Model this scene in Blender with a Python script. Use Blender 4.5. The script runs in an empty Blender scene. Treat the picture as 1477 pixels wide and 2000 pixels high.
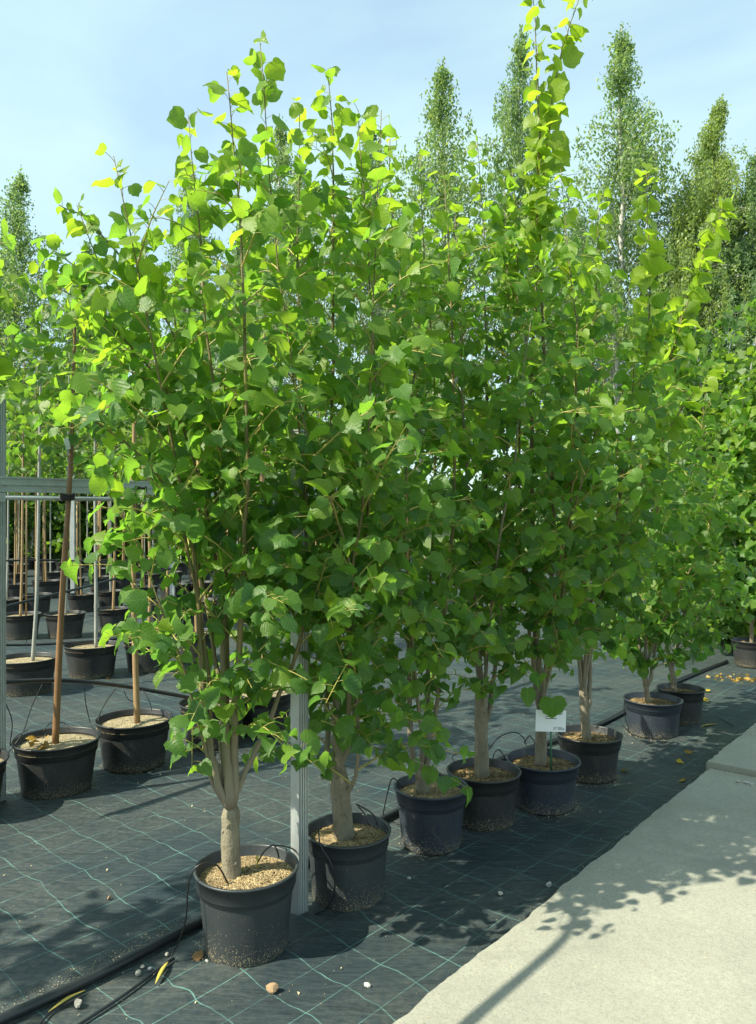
import bpy, math, random
import numpy as np
from mathutils import Vector, Matrix

random.seed(7)
rng = np.random.default_rng(11)
scene = bpy.context.scene
COL = scene.collection

# ------------------------------------------------------------------ camera, sky, sun, exposure
CAM_H = 1.55
F = 1500.0                       # focal length in photograph pixels (2000 high)
cam = bpy.data.cameras.new('camera')
cam.sensor_fit = 'VERTICAL'
cam.sensor_height = 24.0
cam.lens = 24.0 * F / 2000.0
cam.clip_start = 0.05
cam.clip_end = 3000
cam_o = bpy.data.objects.new('camera', cam)
cam_o.location = (0, 0, CAM_H)
cam_o.rotation_euler = (math.radians(90), 0, 0)
COL.objects.link(cam_o)
scene.camera = cam_o

SUN_EL = math.radians(46)
SH = Vector((0.90, 0.43)).normalized()          # direction in which shadows fall
SUN_DIR = Vector((-SH.x * math.cos(SUN_EL), -SH.y * math.cos(SUN_EL), math.sin(SUN_EL)))

world = bpy.data.worlds.new('World')
scene.world = world
world.use_nodes = True
wt = world.node_tree
wt.nodes.clear()
w_out = wt.nodes.new('ShaderNodeOutputWorld')
w_bg = wt.nodes.new('ShaderNodeBackground')
w_sky = wt.nodes.new('ShaderNodeTexSky')
w_sky.sky_type = 'NISHITA'
w_sky.sun_disc = False
w_sky.sun_elevation = SUN_EL
w_sky.sun_rotation = math.atan2(SUN_DIR.x, SUN_DIR.y)
w_sky.air_density = 1.0
w_sky.dust_density = 1.2
w_sky.ozone_density = 1.6
w_bg.inputs['Strength'].default_value = 0.145
w_tc = wt.nodes.new('ShaderNodeTexCoord')
w_map = wt.nodes.new('ShaderNodeMapping')
w_map.inputs['Scale'].default_value = (1.0, 1.4, 2.0)
w_map.inputs['Rotation'].default_value = (0.25, 0.35, 0.5)
w_nz = wt.nodes.new('ShaderNodeTexNoise')
w_nz.inputs['Scale'].default_value = 1.7
w_nz.inputs['Detail'].default_value = 7
w_nz.inputs['Roughness'].default_value = 0.5
w_nz.inputs['Distortion'].default_value = 0.6
w_rp = wt.nodes.new('ShaderNodeValToRGB')
w_rp.color_ramp.elements[0].position = 0.40
w_rp.color_ramp.elements[0].color = (0.46, 0.46, 0.46, 1)
w_rp.color_ramp.elements[1].position = 0.66
w_rp.color_ramp.elements[1].color = (0.95, 0.95, 0.95, 1)
w_mix = wt.nodes.new('ShaderNodeMix')
w_mix.data_type = 'RGBA'
w_mix.inputs['B'].default_value = (2.5, 3.5, 3.45, 1)
wt.links.new(w_tc.outputs['Generated'], w_map.inputs['Vector'])
wt.links.new(w_map.outputs['Vector'], w_nz.inputs['Vector'])
wt.links.new(w_nz.outputs['Fac'], w_rp.inputs['Fac'])
wt.links.new(w_rp.outputs['Color'], w_mix.inputs['Factor'])
wt.links.new(w_sky.outputs['Color'], w_mix.inputs['A'])
wt.links.new(w_mix.outputs['Result'], w_bg.inputs['Color'])
wt.links.new(w_bg.outputs['Background'], w_out.inputs['Surface'])

sun = bpy.data.lights.new('sun', 'SUN')
sun.energy = 4.4
sun.angle = math.radians(0.55)
sun.color = (1.0, 0.955, 0.77)
sun_o = bpy.data.objects.new('sun', sun)
sun_o.rotation_euler = SUN_DIR.to_track_quat('Z', 'Y').to_euler()
sun_o.location = (0, 0, 20)
COL.objects.link(sun_o)

vs = scene.view_settings
vs.view_transform = 'Standard'
vs.look = 'None'
vs.exposure = 1.06
vs.gamma = 1.0
vs.use_curve_mapping = False
scene.cycles.max_bounces = 6
scene.cycles.adaptive_threshold = 0.02
scene.cycles.transparent_max_bounces = 8
scene.cycles.use_denoising = True

# ------------------------------------------------------------------ helpers
U = np.array([0.670, 0.742, 0.0])               # along the rows, away from the camera
N = np.array([0.742, -0.670, 0.0])              # across the rows, towards the path


def P(px, py, d):
    """the point at depth d (metres along the view) seen at a photograph pixel"""
    return np.array([(px - 738.5) / F * d, d, CAM_H - (py - 1000.0) / F * d])


def G(px, py, z=0.0):
    d = (CAM_H - z) * F / (py - 1000.0)
    return np.array([(px - 738.5) / F * d, d, z])


def norm(v):
    v = np.asarray(v, float)
    return v / (np.linalg.norm(v) + 1e-12)


def put(o, parent=None):
    COL.objects.link(o)
    if parent is not None:
        o.parent = parent
    return o


def tag(o, label=None, cat=None, group=None, kind=None):
    if label: o['label'] = label
    if cat: o['category'] = cat
    if group: o['group'] = group
    if kind: o['kind'] = kind
    return o


def empty(name, loc):
    o = bpy.data.objects.new(name, None)
    o.location = tuple(loc)
    o.empty_display_size = 0.1
    return put(o)


def spline(pts, n):
    """Catmull-Rom through pts, n samples"""
    p = np.array(pts, float)
    if len(p) == 2:
        t = np.linspace(0, 1, n)[:, None]
        return p[0] * (1 - t) + p[1] * t
    q = np.vstack([2 * p[0] - p[1], p, 2 * p[-1] - p[-2]])
    out = []
    for s in np.linspace(0, len(p) - 1 - 1e-6, n):
        i = int(s); t = s - i
        a, b, c, d = q[i], q[i + 1], q[i + 2], q[i + 3]
        out.append(0.5 * ((2 * b) + (c - a) * t + (2 * a - 5 * b + 4 * c - d) * t * t + (3 * b - a - 3 * c + d) * t ** 3))
    return np.array(out)


class MB:
    def __init__(s):
        s.v = []; s.f = []; s.n = 0; s.m = []

    def add(s, v, f, m=0):
        v = np.asarray(v, float)
        s.v.append(v)
        for q in f:
            s.f.append(tuple(int(i) + s.n for i in q)); s.m.append(m)
        s.n += len(v)
        return s

    def tube(s, pts, rad, seg=8, cap=True, m=0):
        pts = np.asarray(pts, float); n = len(pts)
        rad = np.full(n, rad) if np.isscalar(rad) else np.asarray(rad, float)
        tan = np.gradient(pts, axis=0)
        tan /= np.linalg.norm(tan, axis=1)[:, None] + 1e-12
        ref = np.array([0.0, 0, 1]) if abs(tan[0][2]) < 0.9 else np.array([1.0, 0, 0])
        a = np.linspace(0, 2 * math.pi, seg, endpoint=False)
        ca, sa = np.cos(a)[:, None], np.sin(a)[:, None]
        vs_ = []
        x = norm(np.cross(ref, tan[0]))
        for i in range(n):
            x = norm(x - tan[i] * np.dot(x, tan[i]))
            y = np.cross(tan[i], x)
            vs_.append(pts[i] + rad[i] * (ca * x + sa * y))
        fs = []
        for i in range(n - 1):
            for j in range(seg):
                k = (j + 1) % seg
                fs.append((i * seg + j, i * seg + k, (i + 1) * seg + k, (i + 1) * seg + j))
        if cap:
            fs.append(tuple(range(seg - 1, -1, -1)))
            fs.append(tuple((n - 1) * seg + j for j in range(seg)))
        return s.add(np.vstack(vs_), fs, m)

    def lathe(s, prof, seg=40, closed=False, m=0, c=(0, 0)):
        a = np.linspace(0, 2 * math.pi, seg, endpoint=False)
        v = []
        for r, z in prof:
            v.append(np.stack([c[0] + r * np.cos(a), c[1] + r * np.sin(a), np.full(seg, z)], 1))
        n = len(prof); f = []
        for i in range(n if closed else n - 1):
            i2 = (i + 1) % n
            for j in range(seg):
                k = (j + 1) % seg
                f.append((i * seg + j, i * seg + k, i2 * seg + k, i2 * seg + j))
        return s.add(np.vstack(v), f, m)

    def box(s, c, ax, ay, az, m=0):
        c = np.asarray(c, float)
        v = [c + sx * np.asarray(ax) + sy * np.asarray(ay) + sz * np.asarray(az) for sx in (-1, 1) for sy in (-1, 1) for sz in (-1, 1)]
        return s.add(v, [(0, 1, 3, 2), (4, 6, 7, 5), (0, 4, 5, 1), (2, 3, 7, 6), (0, 2, 6, 4), (1, 5, 7, 3)], m)

    def prism(s, poly, o, ax, ay, az, L, m=0):
        """a cross-section in the plane ax, ay, drawn out along az by L"""
        o = np.asarray(o, float)
        b = np.array([o + p[0] * ax + p[1] * ay for p in poly])
        t = b + np.asarray(az) * L
        n = len(poly)
        f = [(i, (i + 1) % n, n + (i + 1) % n, n + i) for i in range(n)]
        f += [tuple(range(n - 1, -1, -1)), tuple(range(n, 2 * n))]
        return s.add(np.vstack([b, t]), f, m)

    def mesh(s, name, mats, smooth=True):
        me = bpy.data.meshes.new(name)
        v = np.vstack(s.v)
        me.from_pydata(v.tolist(), [], s.f)
        for mm in (mats if isinstance(mats, (list, tuple)) else [mats]):
            me.materials.append(mm)
        if any(s.m):
            me.polygons.foreach_set('material_index', s.m)
        me.polygons.foreach_set('use_smooth', [smooth] * len(me.polygons))
        me.update()
        return me

    def build(s, name, mats, parent=None, smooth=True):
        return put(bpy.data.objects.new(name, s.mesh(name, mats, smooth)), parent)


# ------------------------------------------------------------------ materials
def mat(name):
    m = bpy.data.materials.new(name)
    m.use_nodes = True
    nt = m.node_tree
    return m, nt, nt.nodes['Principled BSDF'], nt.nodes['Material Output']


def nd(nt, kind, **kw):
    n = nt.nodes.new(kind)
    for k, v in kw.items():
        if k.startswith('i_'):
            key = k[2:].replace('_', ' ')
            n.inputs[key].default_value = v
        else:
            setattr(n, k, v)
    return n


def ramp(nt, fac, stops):
    r = nt.nodes.new('ShaderNodeValToRGB')
    e = r.color_ramp.elements
    while len(e) < len(stops):
        e.new(0.5)
    for k, (p, c) in enumerate(stops):
        e[k].position = p
        e[k].color = (c, c, c, 1) if np.isscalar(c) else (*c, 1)
    nt.links.new(fac, r.inputs['Fac'])
    return r.outputs['Color']


def mixc(nt, fac, a, b, mode='MIX'):
    m = nt.nodes.new('ShaderNodeMix')
    m.data_type = 'RGBA'; m.blend_type = mode
    for key, val in (('Factor', fac), ('A', a), ('B', b)):
        if isinstance(val, bpy.types.NodeSocket):
            nt.links.new(val, m.inputs[key])
        elif key == 'Factor':
            m.inputs[key].default_value = val
        else:
            m.inputs[key].default_value = (*val, 1)
    return m.outputs['Result']


def math_(nt, op, a, b=None, c=None):
    m = nt.nodes.new('ShaderNodeMath'); m.operation = op
    for k, val in enumerate((a, b, c)):
        if val is None: continue
        if isinstance(val, bpy.types.NodeSocket):
            nt.links.new(val, m.inputs[k])
        else:
            m.inputs[k].default_value = val
    return m.outputs[0]


def noise(nt, vec, scale, detail=4, rough=0.55, dist=0.0):
    n = nd(nt, 'ShaderNodeTexNoise', i_Scale=scale, i_Detail=detail, i_Roughness=rough, i_Distortion=dist)
    if vec is not None: nt.links.new(vec, n.inputs['Vector'])
    return n.outputs['Fac']


def coords(nt, kind='Object', scale=None, rotz=None):
    t = nt.nodes.new('ShaderNodeTexCoord')
    s = t.outputs[kind]
    if scale or rotz:
        mp = nt.nodes.new('ShaderNodeMapping')
        if scale: mp.inputs['Scale'].default_value = scale
        if rotz: mp.inputs['Rotation'].default_value = (0, 0, rotz)
        nt.links.new(s, mp.inputs['Vector'])
        s = mp.outputs['Vector']
    return s


def bump(nt, bsdf, h, strength=0.3, dist=0.01):
    b = nd(nt, 'ShaderNodeBump', i_Strength=strength, i_Distance=dist)
    nt.links.new(h, b.inputs['Height'])
    nt.links.new(b.outputs['Normal'], bsdf.inputs['Normal'])
    return b.outputs['Normal']


def make_leaf_mat(name, stops, back, trans_mul, trans=0.56, rough=0.43, veins=True):
    m, nt, b, out = mat(name)
    at = nd(nt, 'ShaderNodeAttribute', attribute_name='leafco')
    sep = nt.nodes.new('ShaderNodeSeparateXYZ')
    nt.links.new(at.outputs['Vector'], sep.inputs[0])
    x, y, tone = sep.outputs
    col = ramp(nt, tone, stops)
    nz = noise(nt, coords(nt, 'Object'), 14, 3)
    col = mixc(nt, math_(nt, 'MULTIPLY', nz, 0.35), col, tuple(0.6 * c for c in stops[0][1]))
    if veins:
        ax = math_(nt, 'ABSOLUTE', x)
        # side veins climb away from the midrib
        q = math_(nt, 'SUBTRACT', math_(nt, 'MULTIPLY', y, 5.6), math_(nt, 'MULTIPLY', ax, 4.2))
        fr = math_(nt, 'ABSOLUTE', math_(nt, 'SUBTRACT', math_(nt, 'FRACT', q), 0.5))
        vein = math_(nt, 'SUBTRACT', 1.0, math_(nt, 'SMOOTH_MIN', math_(nt, 'MULTIPLY', fr, 7.0), 1.0, 0.2))
        mid = math_(nt, 'LESS_THAN', ax, 0.018)
        vv = math_(nt, 'MAXIMUM', vein, mid)
        vcol = mixc(nt, 0.35, col, (0.30, 0.42, 0.12))
        col = mixc(nt, math_(nt, 'MULTIPLY', vv, 0.55), col, vcol)
        bump(nt, b, math_(nt, 'ADD', math_(nt, 'MULTIPLY', fr, -1.0), math_(nt, 'MULTIPLY', noise(nt, coords(nt, 'Object'), 90 if name == 'x' else 9, 3), 1.5)), 0.20, 0.006)
    sv = nt.nodes.new('ShaderNodeCombineXYZ')
    nt.links.new(math_(nt, 'MULTIPLY', x, 9.0), sv.inputs[0]); nt.links.new(math_(nt, 'MULTIPLY', y, 9.0), sv.inputs[1])
    oi = nt.nodes.new('ShaderNodeObjectInfo')
    nt.links.new(math_(nt, 'MULTIPLY', oi.outputs['Random'], 50.0), sv.inputs[2])
    bl = noise(nt, sv.outputs[0], 1.0, 3, 0.6)
    col = mixc(nt, ramp(nt, bl, [(0.66, 0.0), (0.74, 0.65)]), col, (0.20, 0.13, 0.045))
    geo = nt.nodes.new('ShaderNodeNewGeometry')
    colb = mixc(nt, 0.45, col, back)
    face = mixc(nt, geo.outputs['Backfacing'], col, colb)
    nt.links.new(face, b.inputs['Base Color'])
    b.inputs['Roughness'].default_value = rough
    b.inputs['Specular IOR Level'].default_value = 0.4
    tr = nt.nodes.new('ShaderNodeBsdfTranslucent')
    tcol = mixc(nt, 1.0, col, trans_mul, 'MULTIPLY')
    nt.links.new(tcol, tr.inputs['Color'])
    mx = nt.nodes.new('ShaderNodeMixShader')
    mx.inputs['Fac'].default_value = trans
    nt.links.new(b.outputs[0], mx.inputs[1]); nt.links.new(tr.outputs[0], mx.inputs[2])
    nt.links.new(mx.outputs[0], out.inputs['Surface'])
    return m


M = {}
M['leaf'] = make_leaf_mat('linden_leaf', [(0.0, (0.058, 0.148, 0.045)), (0.35, (0.112, 0.225, 0.038)), (0.65, (0.190, 0.300, 0.032)), (1.0, (0.255, 0.350, 0.030))],
                          (0.13, 0.22, 0.085), (2.2, 2.25, 1.0))
M['maple'] = make_leaf_mat('maple_leaf', [(0.0, (0.045, 0.105, 0.028)), (0.5, (0.080, 0.170, 0.032)), (1.0, (0.18, 0.28, 0.035))],
                           (0.10, 0.17, 0.06), (2.4, 2.3, 1.0), veins=False)
M['birch_leaf'] = make_leaf_mat('birch_leaf', [(0.0, (0.095, 0.170, 0.085)), (0.5, (0.175, 0.275, 0.120)), (1.0, (0.26, 0.33, 0.09))],
                                (0.16, 0.22, 0.13), (2.1, 2.1, 1.2), veins=False, trans=0.5)  # leaf colours lightened to stand in for haze over the distance
M['dry_leaf'] = make_leaf_mat('dry_leaf', [(0.0, (0.20, 0.09, 0.025)), (0.5, (0.40, 0.26, 0.03)), (1.0, (0.62, 0.47, 0.03))],
                              (0.40, 0.28, 0.10), (1.2, 1.1, 0.8), trans=0.2)

# bark
def make_bark(name, a, b_, spot, scale=30, rough=0.75, strength=0.5):
    m, nt, b, out = mat(name)
    c = coords(nt, 'Object', (1, 1, 0.35))
    n1 = noise(nt, c, scale, 5, 0.6)
    n2 = noise(nt, coords(nt, 'Object'), scale * 5, 3, 0.6)
    col = mixc(nt, ramp(nt, n1, [(0.35, 0.0), (0.65, 1.0)]), a, b_)
    col = mixc(nt, ramp(nt, n2, [(0.60, 0.0), (0.68, 0.8)]), col, spot)
    nt.links.new(col, b.inputs['Base Color'])
    b.inputs['Roughness'].default_value = rough
    bump(nt, b, math_(nt, 'ADD', n1, math_(nt, 'MULTIPLY', n2, 0.5)), strength, 0.006)
    return m


M['bark'] = make_bark('linden_bark', (0.125, 0.105, 0.07), (0.235, 0.205, 0.14), (0.06, 0.048, 0.034), 22, 0.8, 1.0)
M['stem'] = make_bark('linden_stem', (0.12, 0.10, 0.035), (0.17, 0.13, 0.045), (0.08, 0.06, 0.028), 40, 0.6, 0.3)


def age_wood(m):
    nt = m.node_tree; b = nt.nodes['Principled BSDF']
    old = b.inputs['Base Color'].links[0].from_socket
    sep = nt.nodes.new('ShaderNodeSeparateXYZ'); nt.links.new(coords(nt, 'Object'), sep.inputs[0])
    n1 = noise(nt, coords(nt, 'Object', (1, 1, 0.4)), 26, 4, 0.6)
    barkc = mixc(nt, n1, (0.15, 0.125, 0.085), (0.25, 0.215, 0.15))
    f = ramp(nt, math_(nt, 'MULTIPLY', sep.outputs['Z'], 0.5), [(0.28, 0.0), (0.55, 1.0)])
    nt.links.new(mixc(nt, f, barkc, old), b.inputs['Base Color'])


age_wood(M['stem'])
M['twig'] = make_bark('linden_twig', (0.30, 0.30, 0.07), (0.36, 0.29, 0.08), (0.20, 0.15, 0.05), 40, 0.5, 0.1)
M['orange_stem'] = make_bark('orange_stem', (0.25, 0.13, 0.05), (0.19, 0.10, 0.042), (0.11, 0.06, 0.03), 25, 0.5, 0.3)
M['tan_stem'] = make_bark('tan_stem', (0.36, 0.24, 0.11), (0.27, 0.17, 0.08), (0.15, 0.10, 0.05), 25, 0.6, 0.3)
M['pale_stem'] = make_bark('pale_stem', (0.34, 0.34, 0.30), (0.25, 0.25, 0.22), (0.10, 0.10, 0.09), 25, 0.6, 0.3)
M['birch_bark'] = make_bark('birch_bark', (0.55, 0.54, 0.50), (0.42, 0.41, 0.38), (0.05, 0.05, 0.05), 3, 0.7, 0.3)


def make_pot_mat(name, col, dust=(0.30, 0.25, 0.15)):
    m, nt, b, out = mat(name)
    c = coords(nt, 'Object')
    sep = nt.nodes.new('ShaderNodeSeparateXYZ'); nt.links.new(c, sep.inputs[0])
    n1 = noise(nt, c, 9, 5, 0.65)
    n2 = noise(nt, c, 190, 2, 0.5)
    low = ramp(nt, sep.outputs['Z'], [(0.0, 1.0), (0.09, 0.25), (0.22, 0.0)])
    th = math_(nt, 'SUBTRACT', 0.725, math_(nt, 'MULTIPLY', low, 0.20))
    speck = math_(nt, 'GREATER_THAN', n2, th)
    scr = noise(nt, coords(nt, 'Object', (1, 1, 0.12)), 60, 3, 0.7)
    base = mixc(nt, ramp(nt, n1, [(0.35, 0.0), (0.75, 0.35)]), col, tuple(0.5 * x + 0.035 for x in col))
    base = mixc(nt, ramp(nt, scr, [(0.62, 0.0), (0.75, 0.35)]), base, tuple(x + 0.05 for x in col))
    full = mixc(nt, math_(nt, 'MULTIPLY', speck, 0.75), base, dust)
    nt.links.new(full, b.inputs['Base Color'])
    r = nt.nodes.new('ShaderNodeMapRange')
    r.inputs['To Min'].default_value = 0.33; r.inputs['To Max'].default_value = 0.55
    nt.links.new(n1, r.inputs['Value']); nt.links.new(r.outputs[0], b.inputs['Roughness'])
    b.inputs['Specular IOR Level'].default_value = 0.5
    bump(nt, b, math_(nt, 'ADD', n1, math_(nt, 'MULTIPLY', n2, 0.2)), 0.12, 0.004)
    return m


M['pot_black'] = make_pot_mat('pot_black', (0.020, 0.021, 0.021))
M['pot_grey'] = make_pot_mat('pot_grey', (0.028, 0.035, 0.038))
M['pot_blue'] = make_pot_mat('pot_blue', (0.021, 0.029, 0.042))


def make_soil(name, a, b_, c_, d_):
    m, nt, b, out = mat(name)
    c = coords(nt, 'Object')
    v = nd(nt, 'ShaderNodeTexVoronoi', i_Scale=170.0)
    nt.links.new(c, v.inputs['Vector'])
    sp = nt.nodes.new('ShaderNodeSeparateColor'); nt.links.new(v.outputs['Color'], sp.inputs[0])
    col = ramp(nt, sp.outputs[0], [(0.0, a), (0.35, b_), (0.7, c_), (1.0, d_)])
    n1 = noise(nt, c, 12, 4, 0.6)
    col = mixc(nt, ramp(nt, n1, [(0.40, 0.0), (0.66, 0.7)]), col, a)
    nt.links.new(col, b.inputs['Base Color'])
    b.inputs['Roughness'].default_value = 0.9
    bump(nt, b, math_(nt, 'ADD', math_(nt, 'MULTIPLY', v.outputs['Distance'], -1.0), n1), 0.8, 0.006)
    return m


M['soil'] = make_soil('sandy_soil', (0.12, 0.085, 0.045), (0.29, 0.20, 0.095), (0.40, 0.29, 0.135), (0.54, 0.43, 0.25))
M['soil_pale'] = make_soil('pale_soil', (0.16, 0.13, 0.07), (0.30, 0.24, 0.13), (0.42, 0.34, 0.19), (0.52, 0.45, 0.30))
M['soil_dark'] = make_soil('bark_mulch', (0.035, 0.025, 0.015), (0.12, 0.07, 0.03), (0.27, 0.17, 0.06), (0.50, 0.36, 0.14))


def make_steel():
    m, nt, b, out = mat('galvanised_steel')
    c = coords(nt, 'Object')
    n1 = noise(nt, coords(nt, 'Object', (1, 1, 0.15)), 30, 4, 0.6)
    n2 = noise(nt, c, 8, 3, 0.6)
    col = mixc(nt, n1, (0.40, 0.44, 0.44), (0.60, 0.62, 0.60))
    col = mixc(nt, ramp(nt, n2, [(0.5, 0.0), (0.75, 0.5)]), col, (0.30, 0.31, 0.28))
    nt.links.new(col, b.inputs['Base Color'])
    b.inputs['Metallic'].default_value = 0.65
    r = nt.nodes.new('ShaderNodeMapRange')
    r.inputs['To Min'].default_value = 0.38; r.inputs['To Max'].default_value = 0.6
    nt.links.new(n1, r.inputs['Value']); nt.links.new(r.outputs[0], b.inputs['Roughness'])
    bump(nt, b, n1, 0.06, 0.002)
    return m


M['steel'] = make_steel()


def plain(name, col, rough=0.5, var=0.25, scale=40, metal=0.0):
    m, nt, b, out = mat(name)
    n1 = noise(nt, coords(nt, 'Object'), scale, 4, 0.6)
    nt.links.new(mixc(nt, n1, tuple(c * (1 - var) for c in col), tuple(c * (1 + var) for c in col)), b.inputs['Base Color'])
    b.inputs['Roughness'].default_value = rough
    b.inputs['Metallic'].default_value = metal
    bump(nt, b, n1, 0.25, 0.003)
    return m


M['pipe'] = plain('black_pipe', (0.016, 0.019, 0.021), 0.38, 0.4, 20)
M['tube'] = plain('drip_tube', (0.012, 0.012, 0.012), 0.35, 0.3)
M['card'] = plain('white_card', (0.72, 0.74, 0.74), 0.45, 0.03)
M['ink'] = plain('black_ink', (0.02, 0.02, 0.02), 0.6, 0.1)
M['stake'] = plain('green_stake', (0.03, 0.12, 0.06), 0.5, 0.2)
M['stone'] = plain('pale_stone', (0.42, 0.38, 0.31), 0.85, 0.35, 30)
M['brown_stone'] = plain('brown_stone', (0.30, 0.20, 0.11), 0.85, 0.45, 30)
M['white_stone'] = plain('white_stone', (0.44, 0.43, 0.39), 0.8, 0.25, 60)
M['pod'] = plain('yellow_pod', (0.42, 0.34, 0.06), 0.6, 0.35, 60)
M['sand'] = plain('sand_grains', (0.42, 0.35, 0.22), 0.9, 0.4, 300)
M['rubber'] = plain('rubber_tie', (0.02, 0.016, 0.014), 0.7, 0.3)


def make_fabric():
    m, nt, b, out = mat('woven_ground_cover')
    ang = -math.atan2(U[1], U[0])
    c = coords(nt, 'Object', None, ang)            # x runs along the rows, y across
    sep = nt.nodes.new('ShaderNodeSeparateXYZ'); nt.links.new(c, sep.inputs[0])
    a, bb = sep.outputs[0], sep.outputs[1]
    wob = noise(nt, c, 7.0, 2, 0.5)
    wob2 = noise(nt, c, 1.1, 2, 0.5)
    a2 = math_(nt, 'ADD', a, math_(nt, 'ADD', math_(nt, 'MULTIPLY', wob, 0.042), math_(nt, 'MULTIPLY', wob2, 0.12)))
    b2 = math_(nt, 'ADD', bb, math_(nt, 'MULTIPLY', wob2, 0.05))

    def line(v, sp, w):
        f = math_(nt, 'FRACT', math_(nt, 'DIVIDE', v, sp))
        dd = math_(nt, 'MULTIPLY', math_(nt, 'ABSOLUTE', math_(nt, 'SUBTRACT', f, 0.5)), sp)
        return math_(nt, 'LESS_THAN', dd, w * 0.5)
    l1 = line(a2, 0.178, 0.0042)
    l2 = line(b2, 0.155, 0.0030)
    lines = math_(nt, 'MAXIMUM', l1, l2)
    worn = ramp(nt, noise(nt, c, 4.5, 3, 0.6), [(0.35, 0.12), (0.65, 0.62)])
    big = noise(nt, c, 1.3, 6, 0.62)
    st = noise(nt, coords(nt, 'Object', (6, 26, 1), ang), 2.0, 4, 0.6)
    fine = noise(nt, c, 330, 2, 0.6)
    mid = noise(nt, c, 38, 4, 0.7)
    col = mixc(nt, ramp(nt, st, [(0.3, 0.0), (0.7, 1.0)]), (0.014, 0.025, 0.033), (0.029, 0.045, 0.051))
    dust = math_(nt, 'MULTIPLY', ramp(nt, big, [(0.36, 0.05), (0.62, 1.0)]), ramp(nt, mid, [(0.35, 0.2), (0.7, 1.0)]))
    col = mixc(nt, math_(nt, 'MULTIPLY', dust, 0.44), col, (0.145, 0.145, 0.115))
    spk = math_(nt, 'GREATER_THAN', fine, 0.70)
    col = mixc(nt, math_(nt, 'MULTIPLY', spk, math_(nt, 'ADD', dust, 0.25)), col, (0.33, 0.29, 0.20))
    col = mixc(nt, math_(nt, 'MULTIPLY', lines, worn), col, (0.17, 0.36, 0.31))
    nt.links.new(col, b.inputs['Base Color'])
    b.inputs['Roughness'].default_value = 0.5
    b.inputs['Specular IOR Level'].default_value = 0.3
    wr = noise(nt, coords(nt, 'Object', (3, 14, 1), ang), 1.0, 3, 0.5, 0.8)
    h = math_(nt, 'ADD', math_(nt, 'ADD', math_(nt, 'MULTIPLY', st, 0.6), math_(nt, 'MULTIPLY', wr, 2.2)), math_(nt, 'MULTIPLY', fine, 0.12))
    bump(nt, b, h, 0.6, 0.016)
    return m


M['fabric'] = make_fabric()


def make_concrete():
    m, nt, b, out = mat('concrete')
    c = coords(nt, 'Object')
    n1 = noise(nt, c, 2.2, 6, 0.62)
    n2 = noise(nt, c, 90, 5, 0.75)
    n3 = noise(nt, c, 230, 3, 0.6)
    col = mixc(nt, ramp(nt, n1, [(0.3, 0.0), (0.7, 1.0)]), (0.285, 0.282, 0.228), (0.38, 0.375, 0.305))
    col = mixc(nt, ramp(nt, n2, [(0.40, 0.5), (0.58, 0.0)]), col, (0.22, 0.215, 0.175))
    col = mixc(nt, ramp(nt, n3, [(0.62, 0.0), (0.72, 0.6)]), col, (0.47, 0.45, 0.38))
    st_ = noise(nt, c, 0.9, 7, 0.65, 1.5)
    col = mixc(nt, ramp(nt, st_, [(0.52, 0.0), (0.68, 0.5)]), col, (0.20, 0.195, 0.16))
    cr = noise(nt, coords(nt, 'Object', (1, 1, 1)), 3.0, 8, 0.7, 2.0)
    cr = math_(nt, 'LESS_THAN', math_(nt, 'ABSOLUTE', math_(nt, 'SUBTRACT', cr, 0.5)), 0.0035)
    col = mixc(nt, math_(nt, 'MULTIPLY', cr, 0.35), col, (0.14, 0.13, 0.11))
    col = mixc(nt, ramp(nt, n3, [(0.30, 0.85), (0.38, 0.0)]), col, (0.10, 0.095, 0.08))
    nt.links.new(col, b.inputs['Base Color'])
    b.inputs['Roughness'].default_value = 0.88
    bump(nt, b, math_(nt, 'ADD', n2, math_(nt, 'MULTIPLY', n3, 0.6)), 0.6, 0.005)
    return m


M['concrete'] = make_concrete()


def make_grass():
    m, nt, b, out = mat('rough_grass')
    c = coords(nt, 'Object')
    n1 = noise(nt, c, 1.2, 6, 0.7); n2 = noise(nt, c, 12, 4, 0.7)
    col = mixc(nt, n1, (0.07, 0.13, 0.03), (0.16, 0.19, 0.05))
    col = mixc(nt, ramp(nt, n2, [(0.4, 0.0), (0.7, 0.6)]), col, (0.03, 0.06, 0.015))
    nt.links.new(col, b.inputs['Base Color']); b.inputs['Roughness'].default_value = 0.9
    bump(nt, b, n2, 0.8, 0.05)
    return m


M['grass'] = make_grass()

# ------------------------------------------------------------------ the ground
def axis(lo, hi, fine_lo, fine_hi, step, grow=1.35):
    xs = list(np.arange(fine_lo, fine_hi + 1e-6, step))
    s = step; x = xs[-1]
    while x < hi:
        s *= grow; x += s; xs.append(x)
    s = step; x = xs[0]
    while x > lo:
        s *= grow; x -= s; xs.insert(0, x)
    return np.array(xs)


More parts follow.
